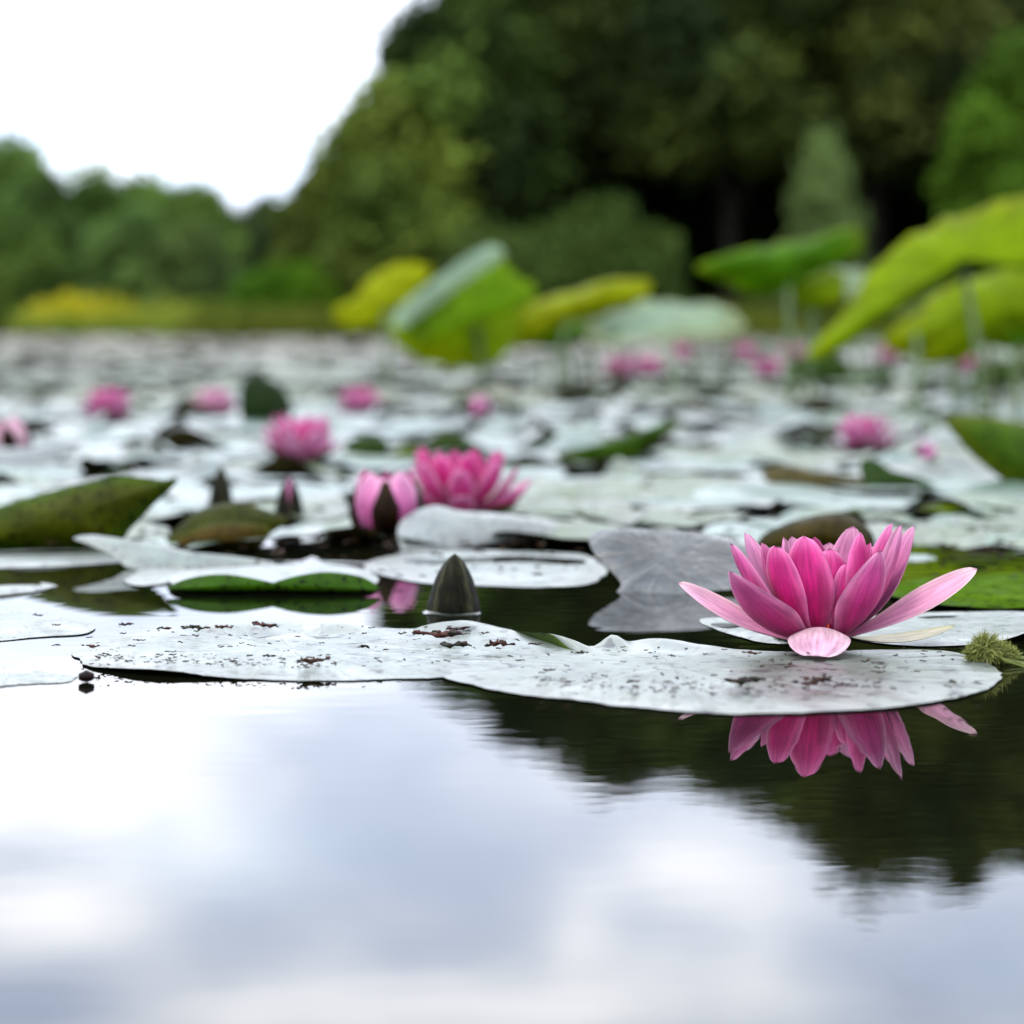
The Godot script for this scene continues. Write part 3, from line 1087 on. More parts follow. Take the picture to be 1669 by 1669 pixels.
	for i in 5200:
		var x := rng.randf_range(-30, 26)
		var z := shore(x) - rng.randf_range(-0.6, 5.0) * (1.0 if x > -8 else 1.6)
		var h := rng.randf_range(0.35, 0.8) * (1.0 if x < -7.0 else 0.8)
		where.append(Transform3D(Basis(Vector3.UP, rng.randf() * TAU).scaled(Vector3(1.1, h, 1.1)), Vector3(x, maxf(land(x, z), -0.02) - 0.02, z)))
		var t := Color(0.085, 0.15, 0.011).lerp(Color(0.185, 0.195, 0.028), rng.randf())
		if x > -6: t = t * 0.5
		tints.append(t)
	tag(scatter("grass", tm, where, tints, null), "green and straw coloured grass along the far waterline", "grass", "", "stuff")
	var bloom := clump_mesh(20, 0.22, 0.1, 6)
	where = []
	tints = []
	for i in 1500:
		var px := rng.randf_range(45, 390)
		var g := exp(-pow((px - 120.0) / 85.0, 2.0))
		if rng.randf() > 0.25 + 0.5 * g: continue
		var d := 79.5 + rng.randf() * 4.0
		var x := (px - MID) * d / FOCAL
		where.append(Transform3D(Basis.from_euler(Vector3(rng.randf() * TAU, rng.randf() * TAU, 0)), Vector3(x, land(x, -d) + rng.randf_range(0.25, 0.55 + 0.75 * clampf(0.5 + bumps.get_noise_1d(px * 0.5), 0.0, 1.0)), -d)))
		tints.append(Color(0.34, 0.31, 0.012).lerp(Color(0.17, 0.20, 0.02), clampf(1.0 - g * 1.1 + rng.randf_range(-0.2, 0.2), 0, 1)))
	tag(scatter("yellow_flowers", bloom, where, tints, null), "band of yellow wild flowers along the far left bank", "wild flowers", "", "stuff")

func build_field() -> void:
	# floating pads from just behind the sharp flower to the far bank
	var variants := []
	var looks := []
	for i in 12:
		var o := {"rings": 6, "wave": [0.010, 0.014, 0.008, 0.018][i % 4], "freq": 55.0, "seed": i * 7.0, "center": Vector3.ZERO, "rag": 0.0}
		var curls := []
		if i % 2 == 0: curls.append([rng.randf() * TAU, rng.randf_range(0.35, 0.8), rng.randf_range(0.006, 0.022), 0.5, 0.12])
		if i % 3 == 0: curls.append([rng.randf() * TAU, rng.randf_range(0.25, 0.5), rng.randf_range(0.006, 0.018), 0.55, 0.15])
		o.curls = curls
		var tops := [Color(0.07, 0.098, 0.078), Color(0.035, 0.085, 0.05), Color(0.085, 0.11, 0.092), Color(0.055, 0.09, 0.03)]
		o.top = tops[i % 4]
		o.rim = [Color(0.09, 0.105, 0.08), Color(0.09, 0.1, 0.07), Color(0.06, 0.11, 0.075)][i % 3]
		o.under = Color(0.10, 0.12, 0.03)
		o.under2 = Color(0.12, 0.07, 0.03)
		o.top_mat = M.pad_dull if i % 4 == 3 else M.pad_top
		variants.append(blade_mesh(round_outline(0.09, 72, 300 + i), Vector3.UP, o))
		looks.append("olive" if i % 4 == 3 else "green" if i % 4 == 1 else "pale shiny")
	var open_water := [[-60, 955, 705, 1020], [600, 950, 1210, 1070]]
	var placed := []
	var marks := [[176, 684, "the leftmost open pink lily"], [348, 680, "the palest pink lily"], [435, 690, "the round dark leaf"], [492, 758, "the open lily left of centre"], [586, 677, "the lily above the pair"], [752, 842, "the middle pair of lilies"], [782, 692, "the big lotus stem"], [990, 757, "the green leaf wedge"],
		[1010, 629, "the two small distant lilies"], [1250, 632, "the magenta distant lily"], [1411, 738, "the bright pink right lily"], [1650, 797, "the right edge leaf"], [1465, 800, "the curled dark leaf"], [1330, 905, "the brown humped leaf"], [120, 892, "the big olive leaf"], [360, 880, "the curled brown leaf"],
		[24, 750, "the left edge lily"], [1560, 880, "the wet green pad"], [1070, 900, "the grey raised pad"], [60, 640, "the far left water"], [1600, 650, "the right edge lotus"], [600, 800, "the half open lily"], [1100, 820, "the open middle water"]]
	var singles := 0
	var where := []
	var tints := []
	var tries := 0
	var more := []
	var used := {}
	var more_tints := []
	while tries < 9000:
		tries += 1
		var d := lerpf(1.17, 5.2, pow(rng.randf(), 0.75))
		var half := 0.26 * d + 0.15
		var x := rng.randf_range(-half, half)
		var r := rng.randf_range(0.6, 1.15) * 0.09
		var p := Vector3(x, 0, -d)
		if d - r < 1.29: continue
		var ok := true
		for q in placed:
			if Vector2(q[0].x - x, q[0].z + d).length() < (q[1] + r) * 0.70:
				ok = false
				break
		if not ok: continue
		placed.append([p, r])
	placed.sort_custom(func(a, b): return a[0].z > b[0].z)
	for q in placed:
		var v: int = rng.randi() % 12 if q[0].z < -1.9 else [1, 5, 7, 11][rng.randi() % 4]
		if singles >= 290:
			more.append(Transform3D(Basis(Vector3.UP, rng.randf() * TAU).scaled(Vector3.ONE * (q[1] / 0.09)), q[0] + Vector3(0, 0.002 + 0.0005 * (v % 5), 0)))
			more_tints.append(Color(0.06, 0.085, 0.05).lerp(Color(0.1, 0.1, 0.06), rng.randf()))
			continue
		var m := obj("lily_pad", variants[v], null)
		m.position = q[0] + Vector3(0, 0.0016 + 0.0005 * (singles % 5), 0)
		m.rotation = Vector3(rng.randf_range(-0.02, 0.02), rng.randf() * TAU, rng.randf_range(-0.02, 0.02))
		m.scale = Vector3.ONE * (q[1] / 0.09)
		var row := "just behind the sharp flower" if q[0].z > -1.7 else "among the middle flowers" if q[0].z > -2.8 else "near the lotus stems"
		var ppx: float = MID + FOCAL * q[0].x / -q[0].z
		var ppy: float = HORIZON + FOCAL * EYE / -q[0].z
		var mark := ""
		var how := ""
		var best := 1e9
		for l in marks:
			var gap := Vector2((ppx - l[0]) * 0.4, ppy - l[1]).length()
			if gap < best:
				best = gap
				mark = l[2]
				how = "before" if ppy > l[1] + 12 else "behind" if ppy < l[1] - 12 else ""
				if absf(ppx - l[0]) > 35: how += (" and " if how else "") + ("left of" if ppx < l[0] else "right of")
				if how == "": how = "beside"
		var big := "small " if q[1] < 0.064 else "large " if q[1] > 0.09 else ""
		var text := "%s%s pad %s %s" % [big, looks[v], how, mark]
		used[text] = used.get(text, 0) + 1
		if used[text] > 1: text += ", %s back" % ["second", "third", "fourth", "fifth", "sixth", "seventh", "eighth", "ninth", "tenth"][mini(used[text] - 2, 8)]
		tag(m, text, "lily pad", "pads of the blurred carpet %s" % row)
		singles += 1
	# the rest of the carpet, too far to tell apart
	var lite := blade_mesh(round_outline(0.09, 20, 311), Vector3.UP, {"rings": 2, "wave": 0.016, "freq": 50.0, "center": Vector3.ZERO, "top": Color.WHITE, "rim": Color(0.8, 0.8, 0.8), "under": Color(0.8, 0.6, 0.3), "under2": Color(0.8, 0.6, 0.3), "top_mat": M.pad_far, "under_mat": M.pad_far, "curls": [[1.0, 0.6, 0.008, 0.4, 0.1]]})
	tag(scatter("lily_pads_further_off", blade_mesh(round_outline(0.09, 44, 319), Vector3.UP, {"rings": 4, "wave": 0.012, "freq": 55.0, "center": Vector3.ZERO, "top": Color.WHITE, "rim": Color(1.1, 1.0, 0.9), "under": Color(1.2, 1.2, 0.4), "under2": Color(1.2, 0.8, 0.4), "top_mat": M.pad_far, "under_mat": M.pad_far, "curls": [[1.0, 0.5, 0.018, 0.5, 0.1]]}), more, more_tints, null), "lily pads that close the carpet between the middle flowers and the lotus stems", "lily pads", "", "stuff")
	for i in 15000:
		var d := lerpf(5.0, 60.0, pow(rng.randf(), 1.6))
		var half := 0.26 * d + 0.5
		var x := rng.randf_range(-half, half)
		if -d < shore(x) + 2.0: continue
		var s := rng.randf_range(0.8, 1.5) * (1.0 + d * 0.012)
		where.append(Transform3D(Basis.from_euler(Vector3(rng.randf_range(-0.05, 0.05), rng.randf() * TAU, rng.randf_range(-0.05, 0.05))).scaled(Vector3(s, s, s)), Vector3(x, rng.randf_range(0.001, 0.01), -d)))
		var plain := Color(0.06, 0.085, 0.055).lerp(Color(0.105, 0.09, 0.055), clampf(rng.randf() * 0.5 + (d - 5.0) * 0.06, 0, 1))
		tints.append(plain.lerp(Color(0.03, 0.075, 0.015), smoothstep(0.0, 0.16, x / d) * rng.randf()) * rng.randf_range(0.7, 1.3))
	tag(scatter("distant_lily_pads", lite, where, tints, null), "carpet of distant lily pads reaching to the far bank", "lily pads", "", "stuff")

func lotus(px: Array, foot_px: Vector2, d: float, lean: float, turn: float, top: Color, under: Color, label: String, bulge := 0.02, hub := Vector2.ZERO) -> Node3D:
	var foot := Vector3((foot_px.x - MID) * d / FOCAL, 0, -d)
	var t := thing("lotus_leaf", foot, label, "lotus leaf", "lotus leaves standing above the water")
	var cx := 0.0
	var cy := 0.0
	for i in range(0, px.size(), 2):
		cx += px[i]
		cy += px[i + 1]
	cx /= px.size() / 2.0
	cy /= px.size() / 2.0
	if hub != Vector2.ZERO:
		cx = hub.x
		cy = hub.y
	standing_leaf("leaf_blade", px, Vector2(cx, cy), lean, turn, "", {"bulge": bulge, "wave": 0.028, "freq": 52.0, "thick": 0.0009, "count": 110, "top": top, "rim": top.lerp(Color(0.26, 0.22, 0.003), 0.45), "under": under, "under2": under, "top_mat": M.lotus, "under_mat": M.lotus, "rag": 0.012, "rings": 14}, t, "", "", d)
	var tl := tan(lean)
	var b := (cy - HORIZON) / FOCAL
	var a := (cx - MID) / FOCAL
	var dd := (d + EYE * tl - turn * (cx - MID) * d / FOCAL) / (1.0 + b * tl - turn * a)
	var tip := Vector3(a * dd, EYE - b * dd, -dd) - foot + (Vector3(turn, tl, 1.0).normalized() * (bulge if hub == Vector2(768, 540) else -0.008))
	var sh := Shell.new()
	sh.tube([Vector3(0, -0.05, 0), Vector3(tip.x * 0.15, tip.y * 0.4, tip.z * 0.2), Vector3(tip.x * 0.6, tip.y * 0.8, tip.z * 0.7), tip], [0.0065, 0.006, 0.0055, 0.006], 8, Color(0.03, 0.055, 0.008))
	obj("stem", sh.mesh(M.stem), null, t)
	return t

func build_lotus() -> void:
	var lime := Color(0.20, 0.30, 0.001)
	var green := Color(0.065, 0.175, 0.002)
	var yellow := Color(0.31, 0.36, 0.001)
	var pale := Color(0.26, 0.37, 0.24)
	lotus([540, 508, 565, 532, 600, 530, 640, 508, 690, 462, 706, 437, 680, 429, 640, 431, 605, 450, 580, 482], Vector2(632, 640), 5.3, 0.35, 0.2, yellow, yellow, "small yellow lotus leaf at the left of the standing leaves")
	var big := lotus([638, 530, 652, 498, 720, 452, 788, 406, 818, 410, 832, 440, 872, 472, 852, 520, 838, 560, 806, 588, 770, 604, 700, 592, 655, 564], Vector2(790, 645), 4.7, 0.3, 0.15, lime * 1.35, green, "large green lotus leaf with a pale folded rim at centre", 0.05, Vector2(768, 540))
	var fold := standing_leaf("folded_rim", [640, 525, 655, 497, 725, 447, 790, 403, 818, 408, 815, 425, 760, 462, 690, 510, 655, 532], Vector2(730, 470), 0.7, 0.15, "", {"bulge": 0.012, "wave": 0.01, "top": pale * 0.85, "rim": pale, "under": pale, "under2": pale, "top_mat": M.lotus, "under_mat": M.lotus, "thick": 0.001}, big, "", "", 4.42)
	tag(fold, "pale grey green rim folded over the big lotus leaf")
	standing_leaf("folded_lobe", [650, 536, 690, 512, 760, 464, 815, 428, 834, 442, 874, 474, 850, 500, 780, 530, 720, 552, 668, 560], Vector2(760, 500), 0.3, 0.15, "", {"bulge": 0.012, "wave": 0.01, "top": Color(0.12, 0.25, 0.001), "rim": Color(0.16, 0.26, 0.001), "under": green, "under2": green, "top_mat": M.lotus, "under_mat": M.lotus, "thick": 0.001}, big, "", "", 4.56)
	lotus([800, 530, 850, 497, 930, 472, 1000, 459, 1048, 454, 1060, 466, 1040, 486, 965, 510, 895, 540, 860, 562, 815, 550], Vector2(905, 640), 4.8, 0.5, -0.2, yellow * 0.9, green, "yellow green lotus leaf stretching right like a wing", 0.03)
	lotus([840, 548, 890, 530, 960, 522, 975, 540, 940, 556, 870, 566], Vector2(935, 640), 5.0, 0.4, 0.0, green, green, "low green lotus leaf under the yellow wing shaped leaf", 0.02)
	lotus([953, 540, 975, 516, 1040, 498, 1110, 494, 1180, 505, 1214, 524, 1200, 542, 1120, 554, 1020, 554], Vector2(1100, 640), 4.6, 1.15, 0.0, pale, green, "pale blue green lotus leaf held level like a tray", 0.015)
	lotus([1135, 442, 1160, 425, 1250, 400, 1330, 385, 1392, 377, 1407, 392, 1396, 416, 1340, 440, 1290, 472, 1250, 480, 1185, 465], Vector2(1290, 690), 4.0, 0.3, 0.2, green, green, "deep green lotus leaf tilted up to the right", 0.03)
	lotus([1283, 455, 1330, 440, 1378, 445, 1372, 490, 1330, 504, 1290, 488], Vector2(1318, 680), 4.1, 0.2, -0.2, lime, lime, "small lime lotus leaf below the deep green tilted leaf", 0.02)
	lotus([1340, 448, 1385, 444, 1432, 466, 1424, 486, 1370, 480], Vector2(1400, 650), 4.4, 0.9, 0.0, pale * 0.9, green, "small pale lotus leaf seen edge on beside the largest leaf", 0.01)
	lotus([1318, 578, 1345, 543, 1388, 488, 1438, 420, 1500, 380, 1580, 342, 1669, 320, 1760, 312, 1800, 380, 1760, 450, 1669, 440, 1600, 425, 1555, 452, 1500, 488, 1440, 522, 1390, 556, 1345, 580], Vector2(1600, 700), 3.6, 0.25, -0.1, lime * 1.05, lime, "largest bright lime lotus leaf arching in from the right edge", 0.05, Vector2(1560, 400))
	lotus([1430, 520, 1470, 497, 1520, 478, 1545, 474, 1535, 490, 1470, 518], Vector2(1500, 655), 3.75, 0.9, 0.0, Color(0.15, 0.22, 0.06), green, "thin pale lotus leaf seen edge on below the largest leaf", 0.008)
	lotus([1443, 552, 1500, 503, 1560, 462, 1620, 442, 1740, 425, 1760, 500, 1660, 540, 1610, 560, 1565, 592, 1510, 592, 1465, 575], Vector2(1550, 700), 3.9, 0.2, 0.1, lime, yellow, "drooping mottled lime lotus leaf under the largest leaf", 0.04)
	lotus([1560, 500, 1640, 470, 1740, 470, 1760, 560, 1690, 575, 1610, 560], Vector2(1650, 640), 4.5, 0.3, 0.0, green, green, "green lotus leaf low at the right edge behind the drooping leaf", 0.04)
	for q in [[880, 655, 575, "just right of the big lotus leaf"], [912, 640, 560, "under the yellow wing shaped leaf"], [966, 650, 555, "at the left end of the tray like leaf"], [1002, 640, 540, "under the left half of the tray like leaf"], [1130, 640, 560, "under the right half of the tray like leaf"], [1182, 635, 560, "at the right end of the tray like leaf"], [1612, 690, 560, "under the drooping lime leaf"], [1655, 700, 560, "nearest the right edge"]]:
		var d := depth_of(q[1])
		var foot := on_water(q[0], q[1])
		var hgt: float = EYE - (q[2] - HORIZON) * d / FOCAL
		var sh := Shell.new()
		sh.tube([Vector3(0, -0.03, 0), Vector3(0.004, hgt * 0.5, 0), Vector3(0.012 * sin(q[0]), hgt, 0.01)], [0.005, 0.004, 0.0035], 7, Color(0.04, 0.055, 0.015))
		var m := obj("bare_lotus_stalk", sh.mesh(M.stem), null)
		m.position = foot
		tag(m, "thin bare lotus stalk %s" % q[3], "stem", "bare lotus stems")

func build_standing_leaves() -> void:
	var olive := Color(0.044, 0.054, 0.002)
	var moss := Color(0.030, 0.070, 0.002)
	var brown := Color(0.055, 0.034, 0.003)
	var g := "lily leaves standing out of the water"
	standing_leaf("standing_leaf", [-60, 870, -20, 835, 40, 812, 90, 798, 140, 786, 200, 777, 240, 779, 268, 783, 290, 778, 280, 795, 245, 828, 210, 868, 195, 888, 100, 894, 0, 896, -60, 896], Vector2(120, 892), 0.12, 0.1, "big olive lily leaf standing upright at the left edge", {"bulge": 0.012, "wave": 0.008, "top": olive, "rim": moss * 0.9, "under": olive, "freq": 40.0}, null, "lily leaf", g)
	var c := thing("curled_leaf", on_water(355, 893), "curled brown and olive lily leaf beside the big upright leaf", "lily leaf", g)
	standing_leaf("leaf_blade", [264, 892, 285, 862, 320, 836, 350, 825, 390, 822, 430, 832, 470, 848, 440, 872, 420, 893, 340, 897], Vector2(355, 893), 0.5, 0.0, "", {"bulge": 0.008, "wave": 0.006, "top": olive * 0.7, "rim": olive * 0.6, "under": olive, "freq": 40.0}, c)
	standing_leaf("folded_lobe", [264, 894, 300, 868, 350, 853, 400, 851, 440, 858, 435, 878, 412, 893, 340, 898], Vector2(355, 896), 0.1, 0.0, "", {"bulge": 0.006, "wave": 0.004, "top": brown, "rim": olive, "under": brown, "freq": 40.0}, c)
	# flap of a pad lifted at the left, shiny side up
	standing_leaf("lily_pad", [118, 876, 150, 871, 200, 878, 260, 888, 330, 905, 440, 915, 430, 925, 300, 928, 215, 926, 185, 905, 140, 885], Vector2(230, 928), 1.15, 0.1, "white shiny lily pad with a flap lifted in front of the big olive leaf", {"bulge": 0.002, "wave": 0.006, "top": Color(0.09, 0.11, 0.08), "rim": Color(0.1, 0.11, 0.09), "under": olive, "top_mat": M.pad_top}, null, "lily pad", g)
	# grey pad raised behind the sharp flower
	standing_leaf("lily_pad", [961, 880, 972, 868, 1000, 868, 1100, 869, 1180, 876, 1215, 890, 1235, 920, 1215, 958, 1120, 968, 1025, 968, 1003, 964, 1012, 950, 1000, 932, 985, 918, 966, 900], Vector2(1090, 967), 1.17, -0.1, "grey raised lily pad with a scalloped edge left of the sharp flower", {"bulge": 0.003, "wave": 0.012, "freq": 60.0, "top": Color(0.012, 0.013, 0.011), "rim": Color(0.075, 0.078, 0.075), "under": Color(0.2, 0.2, 0.18), "top_mat": M.pad_grey, "rag": 0.003, "count": 96}, null, "lily pad", g)
	# silvery lobe in front of the two middle flowers
	standing_leaf("lily_pad", [648, 870, 655, 848, 680, 832, 710, 826, 740, 832, 800, 836, 860, 842, 905, 853, 900, 866, 840, 880, 780, 888, 700, 900, 660, 898], Vector2(760, 893), 1.0, 0.25, "silvery lily pad with a rounded lobe raised before the two middle flowers", {"bulge": 0.006, "wave": 0.01, "freq": 50.0, "top": Color(0.1, 0.115, 0.1), "rim": Color(0.13, 0.14, 0.13), "under": Color(0.08, 0.1, 0.05), "top_mat": M.pad_top}, null, "lily pad", g)
	standing_leaf("standing_leaf", [1232, 888, 1250, 868, 1290, 850, 1340, 838, 1380, 838, 1410, 856, 1425, 880, 1410, 900, 1300, 905, 1240, 902], Vector2(1330, 905), 0.3, 0.0, "brown humped lily leaf showing behind the sharp flower", {"bulge": 0.014, "wave": 0.006, "top": Color(0.036, 0.024, 0.002), "rim": Color(0.022, 0.022, 0.002), "under": brown}, null, "lily leaf", g)
	standing_leaf("standing_leaf", [905, 738, 925, 735, 985, 720, 1040, 703, 1085, 688, 1112, 682, 1098, 700, 1055, 730, 1025, 754, 960, 760, 920, 756], Vector2(990, 757), 0.25, 0.1, "green wedge of a folded lily leaf pointing up to the right", {"bulge": 0.01, "wave": 0.008, "top": moss, "rim": olive, "under": moss, "freq": 40.0}, null, "lily leaf", g)
	standing_leaf("standing_leaf", [1540, 682, 1575, 678, 1620, 684, 1669, 692, 1740, 700, 1760, 760, 1740, 798, 1660, 796, 1625, 778, 1590, 750, 1556, 712], Vector2(1650, 797), 0.25, 0.1, "dark green lily leaf tilted up at the right edge", {"bulge": 0.012, "wave": 0.012, "top": Color(0.036, 0.080, 0.002), "rim": Color(0.075, 0.09, 0.003), "under": moss}, null, "lily leaf", g)
	standing_leaf("standing_leaf", [390, 645, 397, 622, 420, 612, 448, 622, 470, 645, 476, 672, 460, 688, 425, 692, 395, 686], Vector2(435, 690), 0.1, 0.0, "dark green rounded lily leaf upright beside the palest flower", {"bulge": 0.008, "wave": 0.008, "top": Color(0.012, 0.03, 0.005), "rim": Color(0.01, 0.024, 0.004), "under": moss}, null, "lily leaf", g)
	standing_leaf("standing_leaf", [562, 735, 575, 716, 610, 713, 632, 722, 625, 745, 590, 748], Vector2(598, 748), 0.5, 0.0, "small dark green leaf corner right of the left middle flower", {"bulge": 0.006, "wave": 0.006, "top": Color(0.016, 0.04, 0.003), "under": moss}, null, "lily leaf", g)
	standing_leaf("standing_leaf", [688, 735, 705, 712, 735, 703, 775, 722, 795, 736, 740, 742], Vector2(740, 742), 0.5, 0.0, "small green leaf fold above the pointed petals of the middle flower", {"bulge": 0.006, "wave": 0.006, "top": Color(0.018, 0.036, 0.003), "under": moss}, null, "lily leaf", g)
	standing_leaf("standing_leaf", [1242, 768, 1280, 762, 1330, 772, 1390, 778, 1420, 790, 1330, 800, 1262, 795], Vector2(1330, 800), 0.9, 0.0, "low brownish lily leaf with a ragged rim beneath the right rear flower", {"bulge": 0.006, "wave": 0.02, "freq": 80.0, "top": Color(0.06, 0.05, 0.015), "under": moss}, null, "lily leaf", g)
	standing_leaf("standing_leaf", [1400, 760, 1420, 752, 1450, 768, 1500, 784, 1530, 795, 1480, 800, 1420, 795], Vector2(1465, 800), 0.8, 0.0, "dark green curled leaf edge under the right rear flower", {"bulge": 0.006, "wave": 0.02, "freq": 80.0, "top": Color(0.015, 0.036, 0.003), "under": moss}, null, "lily leaf", g)
	standing_leaf("standing_leaf", [1280, 600, 1310, 580, 1350, 575, 1380, 590, 1385, 625, 1330, 634, 1285, 630], Vector2(1330, 634), 0.3, 0.0, "dark green upright leaf beneath the tip of the largest lotus leaf", {"bulge": 0.02, "wave": 0.02, "freq": 20.0, "top": Color(0.02, 0.05, 0.003), "under": moss, "thick": 0.001}, null, "lily leaf", g)
	standing_leaf("standing_leaf", [1385, 622, 1400, 605, 1445, 600, 1455, 622, 1420, 634], Vector2(1425, 634), 0.3, 0.0, "dark green upright leaf under the white flower", {"bulge": 0.02, "wave": 0.02, "freq": 20.0, "top": Color(0.02, 0.05, 0.003), "under": moss, "thick": 0.001}, null, "lily leaf", g)
	standing_leaf("standing_leaf", [1585, 605, 1620, 590, 1690, 585, 1740, 600, 1740, 632, 1650, 636, 1590, 630], Vector2(1660, 636), 0.3, 0.0, "dark green upright leaf low at the right edge under the lotus", {"bulge": 0.02, "wave": 0.02, "freq": 20.0, "top": Color(0.02, 0.045, 0.003), "under": moss, "thick": 0.001}, null, "lily leaf", g)
	standing_leaf("lily_pad", [-60, 760, -20, 738, 40, 730, 100, 722, 135, 720, 110, 742, 60, 765, 0, 772], Vector2(30, 772), 1.0, 0.2, "grey lily pad tilted under the half open flower at the left edge", {"bulge": 0.004, "wave": 0.01, "top": Color(0.09, 0.1, 0.09), "under": moss, "top_mat": M.pad_top}, null, "lily pad", g)

	var bits := [[700, 668, 46, "left of the small half open lily"], [845, 672, 60, "right of the small half open lily"], [1160, 655, 70, "below the tray like lotus leaf"], [1230, 668, 50, "below the magenta distant lily"], [1500, 668, 90, "above the bright pink right lily"], [1560, 650, 70, "right above the bright pink right lily"], [1600, 838, 120, "beside the wet bright green pad"], [1560, 872, 60, "behind the right outer petal"], [700, 640, 60, "under the big lotus leaf"], [70, 800, 40, "behind the big olive leaf"], [240, 668, 60, "between the two left lilies"]]
	for q in bits:
		var w: float = q[2]
		var h: float = w * (0.16 if q[1] < 800 else 0.1)
		standing_leaf("standing_leaf", [q[0] - w * 0.5, q[1] - h * 0.2, q[0] - w * 0.2, q[1] - h, q[0] + w * 0.2, q[1] - h * 0.8, q[0] + w * 0.5, q[1] - h * 0.3, q[0] + w * 0.3, q[1], q[0] - w * 0.3, q[1]], Vector2(q[0], q[1]), 0.6, 0.0, "low green leaf edge %s" % q[3], {"bulge": 0.005, "wave": 0.012, "freq": 60.0, "top": Color(0.025, 0.06, 0.004), "rim": Color(0.05, 0.08, 0.004), "under": moss, "rag": 0.004}, null, "lily leaf", "low green leaf edges in the carpet")

